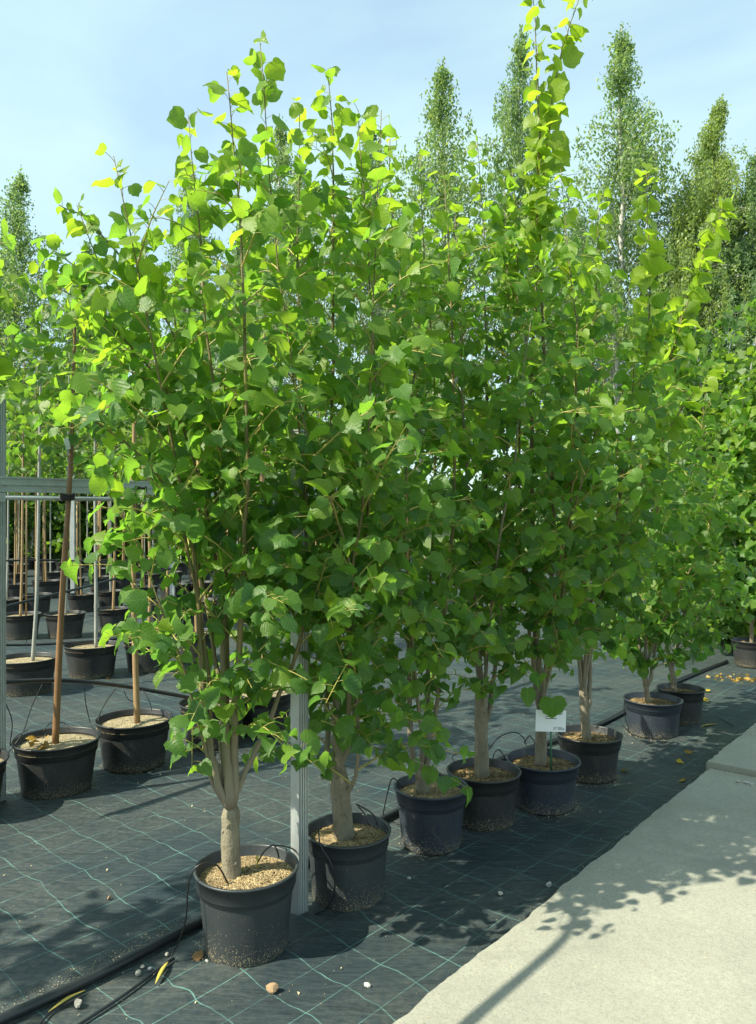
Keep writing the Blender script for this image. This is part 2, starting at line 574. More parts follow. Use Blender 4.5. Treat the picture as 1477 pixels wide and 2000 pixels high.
gx = axis(-600, 600, -3.2, 3.4, 0.035)
gy = axis(-300, 1200, 1.6, 8.0, 0.035)
XX, YY = np.meshgrid(gx, gy)
A_ = XX * U[0] + YY * U[1]; B_ = XX * N[0] + YY * N[1]
near = np.clip(1.4 - np.hypot(XX, YY - 3.5) / 14.0, 0, 1)
ZZ = np.zeros_like(XX)
for k in range(26):
    ka = rng.uniform(-5, 5); kb = rng.uniform(-16, 16); ph = rng.uniform(0, 6.28)
    ZZ += rng.uniform(0.5, 1.0) * np.sin(ka * A_ + kb * B_ + ph) / (1 + 0.12 * math.hypot(ka, kb))
ZZ *= 0.0022 * near
for k in range(22):                                # long folds in the cloth
    a0 = rng.uniform(0.5, 5.5); b0 = rng.uniform(-5.2, -0.9); w = rng.uniform(0.03, 0.06); L = rng.uniform(0.4, 1.2)
    sk = rng.uniform(-0.25, 0.25)
    ZZ += rng.uniform(0.006, 0.014) * np.exp(-((B_ - b0 - sk * (A_ - a0)) / w) ** 2 - ((A_ - a0) / L) ** 2)
ZZ = np.maximum(ZZ, -0.004)
nyv, nxv = XX.shape
gv = np.stack([XX.ravel(), YY.ravel(), ZZ.ravel()], 1)
ii = np.arange(nyv * nxv).reshape(nyv, nxv)
gf = np.stack([ii[:-1, :-1].ravel(), ii[:-1, 1:].ravel(), ii[1:, 1:].ravel(), ii[1:, :-1].ravel()], 1)
g = MB(); g.v = [gv]; g.f = [tuple(q) for q in gf.tolist()]; g.m = [0] * len(g.f); g.n = len(gv)
tag(g.build('ground', M['fabric']), kind='structure')

# far field of rough grass behind the nursery beds
g = MB()
R_ = 900
g.add([(-R_, 30, .012), (R_, 30, .012), (R_, 1100, .012), (-R_, 1100, .012)], [(0, 1, 2, 3)])
tag(g.build('field', M['grass']), kind='structure')

# concrete path of two slabs
path = empty('path', (0, 0, 0)); tag(path, kind='structure')


def slab(edge0, edge1, lo, hi, top, seed, near_cut=False):
    """edge from edge0 to edge1 (broken line), then away from the beds"""
    r = np.random.default_rng(seed)
    e0, e1 = np.array(edge0), np.array(edge1)
    L = np.linalg.norm(e1 - e0); n = int(L / 0.022)
    t = np.linspace(0, 1, n)
    j = r.normal(0, 0.004, n); j = np.convolve(j, [0.25, 0.5, 0.25], 'same') + np.convolve(r.normal(0, 0.008, n), np.ones(7) / 7, 'same')
    u = (e1 - e0) / L; nn = np.array([u[1], -u[0]])
    edge = e0 + np.outer(t, e1 - e0) + np.outer(j, nn)
    far = 4.5
    cols = [0.0, 0.006, 0.05, 0.25, far]
    zz = [top - 0.012, top - 0.002, top, top, top]
    v = []
    cut = r.normal(0, 0.006, len(cols))
    v.append(np.column_stack([edge - nn * 0.004, np.full(n, -0.08)]))
    for c_, z_ in zip(cols, zz):
        row = edge + nn * c_
        v.append(np.column_stack([row, np.full(n, z_)]))
    V = np.vstack(v); k = len(v)
    f = []
    for a in range(k - 1):
        for b in range(n - 1):
            f.append((a * n + b, a * n + b + 1, (a + 1) * n + b + 1, (a + 1) * n + b))
    g = MB(); g.add(V, f)
    # end faces
    for b in (0, n - 1):
        g.add(np.vstack([V[[a * n + b for a in range(k)]], [[*(edge[b] + nn * far), -0.08]]]), [tuple(range(k + 1))])
    return g


S0, S1 = G(760, 2000, .05)[:2], G(1385, 1498, .05)[:2]
ud = (S1 - S0) / np.linalg.norm(S1 - S0)
slab(S0 - ud * 3.2, S1 - ud * 0.012, 0, 0, 0.05, 3).build('slab', M['concrete'], path, smooth=False)
S2 = S1 + np.array([-0.012, 0.012])
slab(S2, S2 + ud * 9, 0, 0, 0.082, 5).build('slab', M['concrete'], path, smooth=False)

# ------------------------------------------------------------------ leaves
def leaf_proto(width, fold, droop, curl, asym, teeth, seed):
    """heart-shaped toothed leaf, stalk at the origin, tip along +Y, upper side +Z, one unit long"""
    r = np.random.default_rng(seed)
    half = [(0.0, 0.0), (0.12, -0.075), (0.30, -0.085), (0.43, 0.02), (0.50, 0.17), (0.505, 0.33), (0.45, 0.50), (0.34, 0.66), (0.20, 0.80), (0.075, 0.90)]
    pts = []
    for k, (x, y) in enumerate(half):
        if k >= 3 and teeth:
            dx = teeth * (1 if k % 2 else -0.6)
            pts.append((x * (1 + dx), y + teeth * 0.3 * (1 if k % 2 else -1)))
        else:
            pts.append((x, y))
    mids = [(0, 0.0), (0, 0.25), (0, 0.5), (0, 0.75), (0, 1.02)]
    nm = len(mids); nh = len(pts) - 1
    V = [(x, y) for x, y in mids]
    for sgn in (1, -1):
        for x, y in pts[1:]:
            V.append((sgn * x * (1 + sgn * asym) * width * 2, y))
    V = np.array(V)
    F_ = []
    for s_, o in ((1, nm), (-1, nm + nh)):
        idx = [o + i for i in range(nh)]               # 9 rim points
        tri = [(0, idx[0], idx[1]), (0, idx[1], idx[2]), (0, idx[2], 1), (idx[2], idx[3], 1), (idx[3], idx[4], 1), (1, idx[4], 2), (idx[4], idx[5], 2), (2, idx[5], 3),
               (idx[5], idx[6], 3), (idx[6], idx[7], 3), (3, idx[7], 4), (idx[7], idx[8], 4)]
        for t in tri:
            F_.append(t if s_ > 0 else t[::-1])
    x, y = V[:, 0], V[:, 1]
    z = fold * np.abs(x) - droop * np.clip(y, 0, 2) ** 2 - curl * x * x * 2.0
    z = z + 0.03 * np.sin(9 * y + r.uniform(0, 6)) * np.sign(x) * np.abs(x) * 2
    y2 = y - 0.35 * droop * np.clip(y, 0, 2) ** 3
    return np.column_stack([x, y2, z]), np.array(F_), V.copy()


SHAPES = []
for k in range(18):
    SHAPES.append(leaf_proto(0.37 + 0.18 * rng.random(), [0.55, 0.15, 0.9, -0.15, 0.4, 1.2][k % 6], rng.uniform(0.1, 0.65), rng.uniform(-0.1, 0.9), rng.uniform(-0.16, 0.16), rng.uniform(.03, .10), 100 + k))
NV = len(SHAPES[0][0]); LF = SHAPES[0][1]
TONES = [0.05, 0.22, 0.38, 0.55, 0.75, 0.98]


def set_leafco(me, arr):
    at = me.attributes.new('leafco', 'FLOAT_VECTOR', 'POINT')
    at.data.foreach_set('vector', np.asarray(arr, np.float32).ravel())


_leaf_cache = {}


def leaf_mesh(k, tone, key='leaf'):
    if (k, tone, key) not in _leaf_cache:
        V, F_, co = SHAPES[k]
        me = bpy.data.meshes.new('leaf')
        me.from_pydata(V.tolist(), [], F_.tolist())
        me.materials.append(M[key])
        me.polygons.foreach_set('use_smooth', [True] * len(me.polygons))
        set_leafco(me, np.column_stack([co, np.full(NV, TONES[tone])]))
        _leaf_cache[(k, tone, key)] = me
    return _leaf_cache[(k, tone, key)]


class Leaves:
    def __init__(s): s.p = []; s.R = []; s.s = []; s.k = []; s.t = []

    def add(s, p, axis, nrm, size, tone):
        y = norm(axis); z = np.asarray(nrm, float); z = norm(z - y * np.dot(z, y)); x = np.cross(y, z)
        s.p.append(p); s.R.append(np.column_stack([x, y, z])); s.s.append(size)
        s.k.append(int(rng.integers(len(SHAPES)))); s.t.append(tone)

    def arrays(s):
        return np.array(s.p), np.array(s.R), np.array(s.s), np.array(s.k), np.array(s.t)

    def joined(s, pick, name, key, extra=None):
        """one mesh of the picked leaves; extra = MB with twigs, second material"""
        p, R, sc, k, t = s.arrays()
        p, R, sc, k, t = p[pick], R[pick], sc[pick], k[pick], t[pick]
        n = len(p)
        PV = np.array([q[0] for q in SHAPES]); PC = np.array([q[2] for q in SHAPES])
        V = np.einsum('nij,nvj->nvi', R, PV[k] * sc[:, None, None]) + p[:, None, :] if n else np.zeros((0, NV, 3))
        co = np.concatenate([PC[k], np.broadcast_to(np.array(TONES)[t][:, None, None], (n, NV, 1))], 2) if n else np.zeros((0, NV, 3))
        V = V.reshape(-1, 3); co = co.reshape(-1, 3)
        Fc = (LF[None] + (np.arange(n) * NV)[:, None, None]).reshape(-1, 3)
        me = bpy.data.meshes.new(name)
        vv, ff = V.tolist(), Fc.tolist()
        nleaf = len(ff)
        if extra is not None and extra.n:
            ev = np.vstack(extra.v); off = len(vv)
            vv += ev.tolist(); ff += [tuple(i + off for i in q) for q in extra.f]
            co = np.vstack([co, np.zeros((len(ev), 3))])
        me.from_pydata(vv, [], ff)
        me.materials.append(M[key]); me.materials.append(M['twig'])
        mi = np.zeros(len(ff), np.int32); mi[nleaf:] = 1
        me.polygons.foreach_set('material_index', mi)
        me.polygons.foreach_set('use_smooth', np.ones(len(ff), bool))
        set_leafco(me, co)
        return me


def tone_for(h, young):
    """tone class: young leaves on the leading shoots are yellower"""
    r = rng.normal(0, 0.95)
    return int(np.clip(round(0.9 + 2.0 * h + 2.3 * young + r), 0, 5))


def shoot_leaves(LV, TW, pts, t0, t1, step, size, axis_xy, hmax, young0=0.0, young1=0.0, petiole=0.035, droop=0.6, rad=0.0011, tip=True):
    """alternate leaves along a twig given as points"""
    seg = np.linalg.norm(np.diff(pts, axis=0), axis=1); cum = np.concatenate([[0], np.cumsum(seg)]); L = cum[-1]
    s = t0 * L + rng.uniform(0, step); side = rng.choice([-1, 1]); ph = rng.uniform(0, 6.28)
    while s < t1 * L:
        i = min(np.searchsorted(cum, s) - 1, len(seg) - 1); i = max(i, 0)
        f = (s - cum[i]) / (seg[i] + 1e-9)
        p = pts[i] * (1 - f) + pts[i + 1] * f
        t = norm(pts[i + 1] - pts[i])
        ref = norm(np.cross(t, [0, 0, 1.0]) + 1e-6) if abs(t[2]) < 0.93 else np.array([math.cos(ph), math.sin(ph), 0])
        if abs(t[2]) > 0.8:                      # upright shoot: spiral
            ph += 2.4 + rng.normal(0, 0.3)
            sd = np.array([math.cos(ph), math.sin(ph), 0.0])
        else:
            sd = ref * side
        side = -side
        fr = s / L
        young = young0 + (young1 - young0) * fr
        pd = norm(sd * 0.9 + t * 0.45 + np.array([0, 0, 0.25]) + rng.normal(0, 0.22, 3))
        pl = petiole * rng.uniform(0.7, 1.3)
        q = p + pd * pl
        out = np.array([q[0] - axis_xy[0], q[1] - axis_xy[1], 0.0]); out = out / (np.linalg.norm(out) + 0.15)
        ax = norm(pd * 0.75 + np.array([0, 0, -1.0]) * droop * rng.uniform(0.4, 1.5) + out * 0.25 + rng.normal(0, 0.38, 3))
        nr = np.array([0, 0, 0.75]) + out * 0.75 + np.array([-0.25, -0.1, 0.1]) + rng.normal(0, 0.62, 3)
        sz = size * rng.uniform(0.6, 1.22) * (1.0 - 0.3 * max(0.0, fr - 0.8) / 0.2 * (1 if tip else 0))
        LV.add(q, ax, nr, sz, tone_for(np.clip(q[2] / hmax, 0, 1) ** 1.6, young))
        if TW is not None:
            TW.tube([p, (p + q) / 2 + np.array([0, 0, 0.003]), q], [rad, rad, rad * 0.9], 3, cap=False)
        s += step * rng.uniform(0.65, 1.35)


# leaf objects are chosen after all crowns exist, by how much of them the camera can see
CROWNS = []      # (root object, Leaves, twig MB, material key, number of leaves built one by one)


def pot_parts(root, R, Rb, H, soil_key, pot_key, band=0.22, seed=0, chips=120, lod=0):
    seg = 56 if lod == 0 else (32 if lod == 1 else 18)
    zb = H * (1 - band)
    Rz = Rb + (R * 0.95 - Rb) * (zb / H)
    prof = [(0.0, 0.004), (Rb * 0.97, 0.002), (Rb, 0.008), (Rb * 1.004, 0.02), (Rz, zb - 0.004), (Rz, zb)]
    m = MB(); m.lathe(prof, seg)
    pot = m.build('pot', M[pot_key], root)
    m = MB()
    Ro = R * 0.985
    m.lathe([(Rz - 0.003, zb - 0.002), (Ro * 0.975, zb), (Ro * 0.985, zb + 0.004), (Ro, H - 0.010), (R + 0.004, H - 0.009), (R + 0.005, H - 0.002), (R + 0.002, H), (R - 0.004, H), (R - 0.007, H - 0.006),
             (R * 0.94, H - 0.075), (R * 0.9, H - 0.08)], seg)
    m.build('rim', M[pot_key], pot)
    zs = H - 0.042
    Rs = R * 0.965
    rr = np.random.default_rng(seed + 900)
    rings = 9 if lod == 0 else 4
    v = [(0, 0, zs + 0.01)]; f = []
    for a in range(1, rings + 1):
        for b in range(seg):
            an = 2 * math.pi * b / seg; r_ = Rs * a / rings
            v.append((r_ * math.cos(an), r_ * math.sin(an), zs + 0.012 * (1 - (a / rings) ** 2) + (rr.normal(0, 0.0025) if a < rings else 0)))
    for b in range(seg):
        f.append((0, 1 + b, 1 + (b + 1) % seg))
        for a in range(rings - 1):
            o, o2 = 1 + a * seg, 1 + (a + 1) * seg
            f.append((o + b, o2 + b, o2 + (b + 1) % seg, o + (b + 1) % seg))
    m = MB(); m.add(v, f)
    for _ in range(chips):
        an = rr.uniform(0, 6.28); r_ = Rs * 0.95 * math.sqrt(rr.random()); s = rr.uniform(0.002, 0.0065)
        c = np.array([r_ * math.cos(an), r_ * math.sin(an), zs + 0.012 * (1 - (r_ / Rs) ** 2) + s * 0.3])
        d = [norm(rr.normal(0, 1, 3)) * s * np.array([1.4, 1, .7]) for _ in range(4)]
        m.add([c + q for q in d], [(0, 1, 2), (0, 2, 3), (0, 3, 1), (1, 3, 2)])
    m.build('soil', M[soil_key], root)
    return zs + 0.01


def side_branches(LV, TW, pts, rad, lo, hi, gap, length, axis_xy, hmax, size, leaf_step=0.05, up=0.75, zmin=0.3, sub=0.35, skip=None):
    seg = np.linalg.norm(np.diff(pts, axis=0), axis=1); cum = np.concatenate([[0], np.cumsum(seg)]); L = cum[-1]
    s = lo * L; az = rng.uniform(0, 6.28)
    while s < hi * L:
        i = int(np.clip(np.searchsorted(cum, s) - 1, 0, len(seg) - 1)); f = (s - cum[i]) / seg[i]
        p = pts[i] * (1 - f) + pts[i + 1] * f
        s += gap * rng.uniform(0.6, 1.4)
        if p[2] < zmin: continue
        az += 2.4 + rng.normal(0, 0.4)
        o = np.array([math.cos(az), math.sin(az), 0.0])
        out = np.array([p[0] - axis_xy[0], p[1] - axis_xy[1], 0.0]); out /= np.linalg.norm(out) + 0.2
        h = p[2] / hmax
        ln = length * rng.uniform(0.55, 1.2) * (1.1 - 0.75 * max(0, h - 0.35) / 0.65)
        d0 = norm(o + out * 0.5 + np.array([0, 0, up * rng.uniform(0.6, 1.3)]))
        d1 = norm(d0 + np.array([0, 0, -0.55 * rng.uniform(0.2, 1.6)]) + rng.normal(0, 0.15, 3))
        q1 = p + d0 * ln * 0.5; q2 = q1 + d1 * ln * 0.5
        c = spline([p, q1, q2], 6)
        if skip is not None and skip(q2): continue
        r0 = 0.0022 + 0.0045 * ln
        TW.tube(c, np.linspace(r0, 0.0011, 6), 5, cap=False)
        shoot_leaves(LV, TW, c, 0.12, 1.0, leaf_step, size, axis_xy, hmax, 0.0, 0.28 * rng.random() + 0.25 * h)
        if rng.random() < sub and ln > 0.2:
            b = c[2 + int(rng.integers(2))]
            d2 = norm(d1 + rng.normal(0, 0.6, 3)); ln2 = ln * 0.55
            c2 = spline([b, b + d2 * ln2 * 0.5, b + d2 * ln2 + np.array([0, 0, -0.05 * ln2])], 5)
            TW.tube(c2, np.linspace(0.0018, 0.001, 5), 4, cap=False)
            shoot_leaves(LV, TW, c2, 0.15, 1.0, leaf_step, size, axis_xy, hmax, 0.0, 0.25)


def linden(pot, trunk, stems, label, group, soil='soil', pot_key='pot_black', size=0.068, gap=0.078, length=0.44, zmin=0.35, lo=0.12, hi=0.84, nleaf=300, key='leaf', name='potted_linden',
           cat='potted tree', r0=0.03, seed=0, chips=160, leaf_step=0.033, sub=0.45, bare=None, hang=(), lod=0, stem_key='stem'):
    """pot = (px, py of the base centre, rim radius, base radius, height)"""
    px, py, R, Rb, H = pot
    base = G(px, py)
    root = empty(name, base)
    tag(root, label, cat, group)
    zs = pot_parts(root, R, Rb, H, soil, pot_key, seed=seed, chips=chips, lod=lod)
    LV, TW = Leaves(), MB()

    def loc(s):            # (px, py, depth offset) -> local
        return P(s[0], s[1], base[1] + s[2]) - base
    hmax = 3.2
    # trunk
    tp = [loc(s) for s in trunk]
    tp[0][2] = zs - 0.05
    tpt = spline(tp, 12)
    tr = np.linspace(r0 * 1.12, r0 * 0.92, 12); tr[0] *= 1.12; tr[1] *= 1.05
    tr = tr * (1 + rng.normal(0, 0.045, 12)); tr[-1] *= .72; tr[-2] *= .92
    m = MB(); m.tube(tpt, tr, 14)
    for _ in range(3):                              # knots
        k = int(rng.integers(3, 10)); an = rng.uniform(3.2, 6.2)
        c = tpt[k] + np.array([math.cos(an), math.sin(an), 0]) * tr[k] * 0.9
        m.tube([c - np.array([0, 0, 0.012]), c, c + np.array([0, 0, 0.012])], [0.002, r0 * 0.28, 0.002], 7)
    m.build('trunk', M['bark'], root)
    axis_xy = tpt[-1][:2]
    for si, st in enumerate(stems):
        fr, pts, rs = st['from'], st['pts'], st.get('r', r0 * 0.5)
        c = [tpt[fr] - np.array([0, 0, 0.01])] + [loc(s) for s in pts]
        n = max(14, int(np.linalg.norm(c[-1] - c[0]) / 0.09))
        c = spline(c, n)
        wob = np.cumsum(rng.normal(0, 0.004, (n, 3)), 0); wob -= np.linspace(0, 1, n)[:, None] * wob[-1]; wob[:, 2] *= 0.2
        c = c + wob
        rad = rs * (1 - np.linspace(0, 1, n)) ** 1.15 + 0.0016
        m = MB(); m.tube(c, rad, 9)
        m.build('stem', M[stem_key], root)
        lo_ = st.get('lo', lo); hi_ = st.get('hi', hi)
        side_branches(LV, TW, c, rs, lo_, hi_, st.get('gap', gap), st.get('length', length), axis_xy, hmax, size, leaf_step, zmin=st.get('zmin', zmin), sub=sub, skip=bare)
        shoot_leaves(LV, TW, c, hi_ - 0.08, 1.0, st.get('step', 0.025), size * st.get('big', 1.22), axis_xy, hmax, 0.05, st.get('young', 0.5), droop=st.get('droop', 0.5))
    for (hx, hy, hd, hs) in hang:
        q = P(hx, hy, hd) - base
        LV.add(q, np.array([.05, -.05, -1.0]), np.array([-.1, -1.0, .25]), hs, 1)
        TW.tube([q + np.array([-.03, .12, .10]), q + np.array([-.01, .04, .05]), q], [.0016, .0013, .001], 4, cap=False)
    CROWNS.append((root, LV, TW, key, nleaf))
    return root, base


GRP = 'potted lindens in the row along the concrete path'
# first tree: bare forked trunk
linden((482, 1847, 0.181, 0.146, 0.287), [(455, 1725, 0), (450, 1640, 0), (452, 1570, 0)],
       [dict(**{'from': 10}, pts=[(425, 1535, -.02), (403, 1440, -.03), (392, 1280, -.05), (375, 1080, -.06), (300, 700, -.15), (222, 305, -.2)], r=.017, lo=.18, hi=.86),
        dict(**{'from': 11}, pts=[(440, 1440, 0), (437, 1200, .05), (425, 900, .1), (395, 600, .15), (368, 225, .1)], r=.018, lo=.1, hi=.88),
        dict(**{'from': 11}, pts=[(462, 1450, 0), (470, 1200, -.05), (478, 900, -.12), (470, 500, -.1), (443, 140, -.1)], r=.016, lo=.1, hi=.84, young=.3),
        dict(**{'from': 11}, pts=[(488, 1490, .02), (540, 1370, .05), (592, 1200, .05), (585, 900, .1), (540, 500, .1), (508, 85, .05)], r=.011, lo=.22, hi=.84, young=.3),
        dict(**{'from': 10}, pts=[(442, 1460, .01), (438, 1300, .05), (370, 1000, .3), (270, 700, .3), (150, 400, .15)], r=.012, lo=.3, hi=.88, gap=.07, length=.46),
        dict(**{'from': 10}, pts=[(420, 1520, -.02), (400, 1430, -.05), (345, 1250, -.14), (280, 1080, -.15), (210, 960, -.15)], r=.006, lo=.2, hi=.9, gap=.12, length=.16, zmin=.5),
        dict(**{'from': 11}, pts=[(442, 1450, .01), (432, 1150, .1), (345, 800, .2), (200, 620, .0), (110, 560, -.1)], r=.010, lo=.35, hi=.9, length=.5, gap=.06),
        dict(**{'from': 11}, pts=[(414, 1490, -.03), (396, 1250, -.05), (330, 960, -.12), (200, 830, -.2), (110, 790, -.25)], r=.009, lo=.58, hi=.9, gap=.085, length=.26),
        dict(**{'from': 11}, pts=[(446, 1450, .02), (440, 1050, .2), (340, 650, .35), (190, 450, .3), (115, 400, .2)], r=.010, lo=.35, hi=.88, gap=.07, length=.45)],
       'front linden with a bare trunk forking low, in the pot closest to the path corner', GRP, pot_key='pot_grey', r0=.032, seed=1, zmin=.58, size=.072, lo=.25)
linden((680, 1748, 0.170, 0.145, 0.268), [(675, 1632, 0), (666, 1560, 0), (660, 1490, 0)],
       [dict(**{'from': 10}, pts=[(655, 1400, 0), (650, 1150, .05), (645, 800, .1), (650, 400, .1), (640, 135, .1)], r=.018),
        dict(**{'from': 10}, pts=[(690, 1400, 0), (715, 1100, -.1), (730, 700, -.1), (700, 215, 0)], r=.014),
        dict(**{'from': 7}, pts=[(640, 1500, .05), (632, 1330, .1), (600, 1000, .2), (580, 600, .2), (585, 200, .15)], r=.015),
        dict(**{'from': 11}, pts=[(680, 1400, -.1), (690, 1150, -.3), (720, 800, -.35), (745, 215, -.1)], r=.012),
        dict(**{'from': 6}, pts=[(690, 1520, -.05), (700, 1350, -.2), (680, 1100, -.4), (600, 850, -.5), (560, 640, -.5)], r=.009, hi=.9),
        dict(**{'from': 11}, pts=[(700, 1452, .05), (750, 1465, .15), (820, 1492, .25), (880, 1520, .28), (915, 1540, .28)], r=.0025, lo=.99, hi=.42, step=.042, droop=2.2, young=0)],
       'linden in the second pot, beside the ribbed steel post', GRP, pot_key='pot_grey', r0=.038, seed=2, zmin=.38, lo=.05, size=.072)
linden((842, 1647, 0.170, 0.138, 0.272), [(828, 1560, 0), (825, 1530, 0), (822, 1500, 0)],
       [dict(**{'from': 8}, pts=[(808, 1440, 0), (800, 1250, .0), (790, 900, 0), (770, 500, 0), (762, 265, 0)], r=.016),
        dict(**{'from': 10}, pts=[(832, 1430, .03), (840, 1200, .1), (850, 800, .15), (820, 295, .1)], r=.016),
        dict(**{'from': 8}, pts=[(850, 1440, -.02), (870, 1250, -.1), (900, 900, -.2), (880, 520, -.2), (865, 335, -.1)], r=.013),
        dict(**{'from': 9}, pts=[(820, 1430, -.1), (800, 1250, -.3), (790, 1000, -.45), (810, 700, -.45), (830, 480, -.4)], r=.010, hi=.85)],
       'linden with three slim stems from the soil, leafy twig hanging over its blue pot', GRP, pot_key='pot_blue', r0=.03, seed=3, zmin=.42, lo=.12)
linden((945, 1603, 0.182, 0.150, 0.258), [(942, 1510, 0), (940, 1430, 0), (940, 1340, 0)],
       [dict(**{'from': 10}, pts=[(940, 1200, 0), (945, 900, 0), (950, 600, 0), (932, 275, 0)], r=.018),
        dict(**{'from': 5}, pts=[(965, 1360, 0), (985, 1200, 0), (1000, 800, -.1), (985, 350, 0)], r=.014),
        dict(**{'from': 9}, pts=[(930, 1250, -.1), (910, 1000, -.25), (900, 700, -.3), (890, 400, -.2)], r=.012),
        dict(**{'from': 8}, pts=[(955, 1250, -.15), (980, 1050, -.4), (1010, 850, -.5), (1040, 600, -.4)], r=.010, hi=.85)],
       'linden with one thick trunk in a black pot, next to the blue pot', GRP, soil='soil_dark', r0=.034, seed=4, zmin=.45, lo=.08, stem_key='bark')
linden((1061, 1572, 0.190, 0.155, 0.245), [(1056, 1480, 0), (1057, 1430, 0), (1058, 1370, 0)],
       [dict(**{'from': 10}, pts=[(1050, 1200, 0), (1040, 900, 0), (1045, 500, 0), (1050, 200, 0), (1040, -40, 0)], r=.018, young=1.2, hi=.72, step=.030, big=1.6),
        dict(**{'from': 10}, pts=[(1070, 1200, .05), (1075, 900, .05), (1055, 500, 0), (1085, 150, 0), (1140, -25, -.05)], r=.015, young=1.6, hi=.70, step=.024, big=1.65),
        dict(**{'from': 9}, pts=[(1080, 1250, -.1), (1110, 1000, -.25), (1120, 700, -.3), (1095, 330, -.2)], r=.012, young=.6),
        dict(**{'from': 8}, pts=[(1040, 1250, -.1), (1020, 1000, -.3), (1010, 700, -.3), (1000, 330, -.2)], r=.012, young=.7),
        dict(**{'from': 8}, pts=[(1070, 1250, -.2), (1100, 1050, -.45), (1150, 900, -.5), (1180, 740, -.5)], r=.009, hi=.9)],
       'tallest linden with yellow shoots above the others, in the pot holding the price card', GRP, soil='soil_dark', pot_key='pot_blue', r0=.028, seed=5, zmin=.45, lo=.1, hang=((1078, 1364, 3.84, .125), (1030, 1345, 3.85, .10)))
linden((1151, 1515, 0.187, 0.150, 0.250), [(1148, 1445, 0), (1142, 1390, 0), (1138, 1330, 0)],
       [dict(**{'from': 8}, pts=[(1130, 1200, 0), (1140, 900, 0), (1165, 600, 0), (1172, 385, 0)], r=.016),
        dict(**{'from': 5}, pts=[(1150, 1330, 0), (1170, 1150, 0), (1240, 800, 0), (1270, 550, 0), (1262, 325, 0)], r=.015, young=1.5, hi=.70, big=1.6, step=.022),
        dict(**{'from': 8}, pts=[(1170, 1180, -.1), (1250, 950, -.2), (1330, 800, -.3), (1405, 720, -.3)], r=.012, young=1.4, hi=.7, lo=.2),
        dict(**{'from': 9}, pts=[(1150, 1180, -.2), (1200, 1000, -.4), (1230, 800, -.45), (1240, 620, -.4)], r=.010, hi=.85),
        dict(**{'from': 9}, pts=[(1120, 1180, -.2), (1110, 950, -.3), (1125, 700, -.3), (1140, 480, -.2)], r=.010, hi=.85)],
       'linden with two pale crossing stems, crown leaning out over the path', GRP, soil='soil_dark', r0=.025, seed=6, zmin=.45, lo=.12, size=.078)
linden((1275, 1432, 0.196, 0.165, 0.245), [(1268, 1372, 0), (1262, 1340, 0), (1258, 1300, 0)],
       [dict(**{'from': 6}, pts=[(1250, 1200, 0), (1260, 900, 0), (1310, 700, 0), (1360, 550, 0), (1415, 395, 0)], r=.014, young=1.6, hi=.72, big=1.8, step=.022),
        dict(**{'from': 6}, pts=[(1275, 1280, 0), (1300, 1100, 0), (1310, 850, 0), (1330, 600, 0)], r=.012),
        dict(**{'from': 8}, pts=[(1265, 1200, -.1), (1280, 1000, -.2), (1290, 800, -.2), (1285, 640, -.2)], r=.012),
        dict(**{'from': 8}, pts=[(1280, 1250, -.1), (1330, 1150, -.2), (1380, 1050, -.2), (1400, 950, -.2)], r=.009, hi=.9)],
       'bushy small-leaved linden in the farther navy pot near the slab joint', GRP, soil='soil_dark', pot_key='pot_blue', r0=.018, seed=7, zmin=.30, lo=.03, size=.078, gap=.07, length=.4)
linden((1330, 1409, 0.165, 0.140, 0.250), [(1318, 1350, 0), (1314, 1320, 0), (1308, 1290, 0)],
       [dict(**{'from': 8}, pts=[(1300, 1200, .1), (1330, 1000, .1), (1370, 850, .1), (1390, 700, .1)], r=.014),
        dict(**{'from': 8}, pts=[(1340, 1200, 0), (1370, 1050, 0), (1410, 900, 0)], r=.010),
        dict(**{'from': 8}, pts=[(1330, 1250, -.1), (1380, 1180, -.1), (1420, 1100, -.1)], r=.008, hi=.9)],
       'small-leaved linden in a black pot tucked behind the farther navy pot', GRP, soil='soil_dark', r0=.02, seed=8, zmin=.34, lo=.03, size=.075, gap=.07, length=.4)

# farther trees of the same row, at the right border of the photograph
for k, (px, py, tip, lab) in enumerate([(1468, 1300, [(1450, 735), (1490, 720), (1400, 900), (1375, 1175), (1430, 1150), (1500, 1160), (1405, 1120), (1380, 1000)], 'bright sunlit linden behind the small-leaved pair, pot cut by the picture edge'),
                                        (1500, 1262, [(1440, 800), (1500, 700), (1540, 800)], 'pale green linden farthest along the row, mostly hidden by its neighbour'),
                                        (1400, 1225, [(1395, 900), (1430, 860), (1370, 930), (1340, 1060), (1440, 1060)], 'low bushy linden farther back, showing between the two ends of the row')]):
    linden((px, py, .19, .155, .26), [(px, py - 50, 0), (px, py - 70, 0), (px, py - 90, 0)],
           [dict(**{'from': 9}, pts=[(px + (t[0] - px) * .5, py - (200 if t[1] < 1050 else 115), 0), (t[0], t[1], 0)], r=.012, young=.5, hi=.85) for t in tip],
           lab, GRP, r0=.018, seed=20 + k, zmin=.3, lo=.03, size=.10, gap=.07, length=.5, nleaf=120, chips=20, lod=1)

# ------------------------------------------------------------------ rows of standards behind
GRP2 = 'young standard trees in the rows beyond the steel rail'


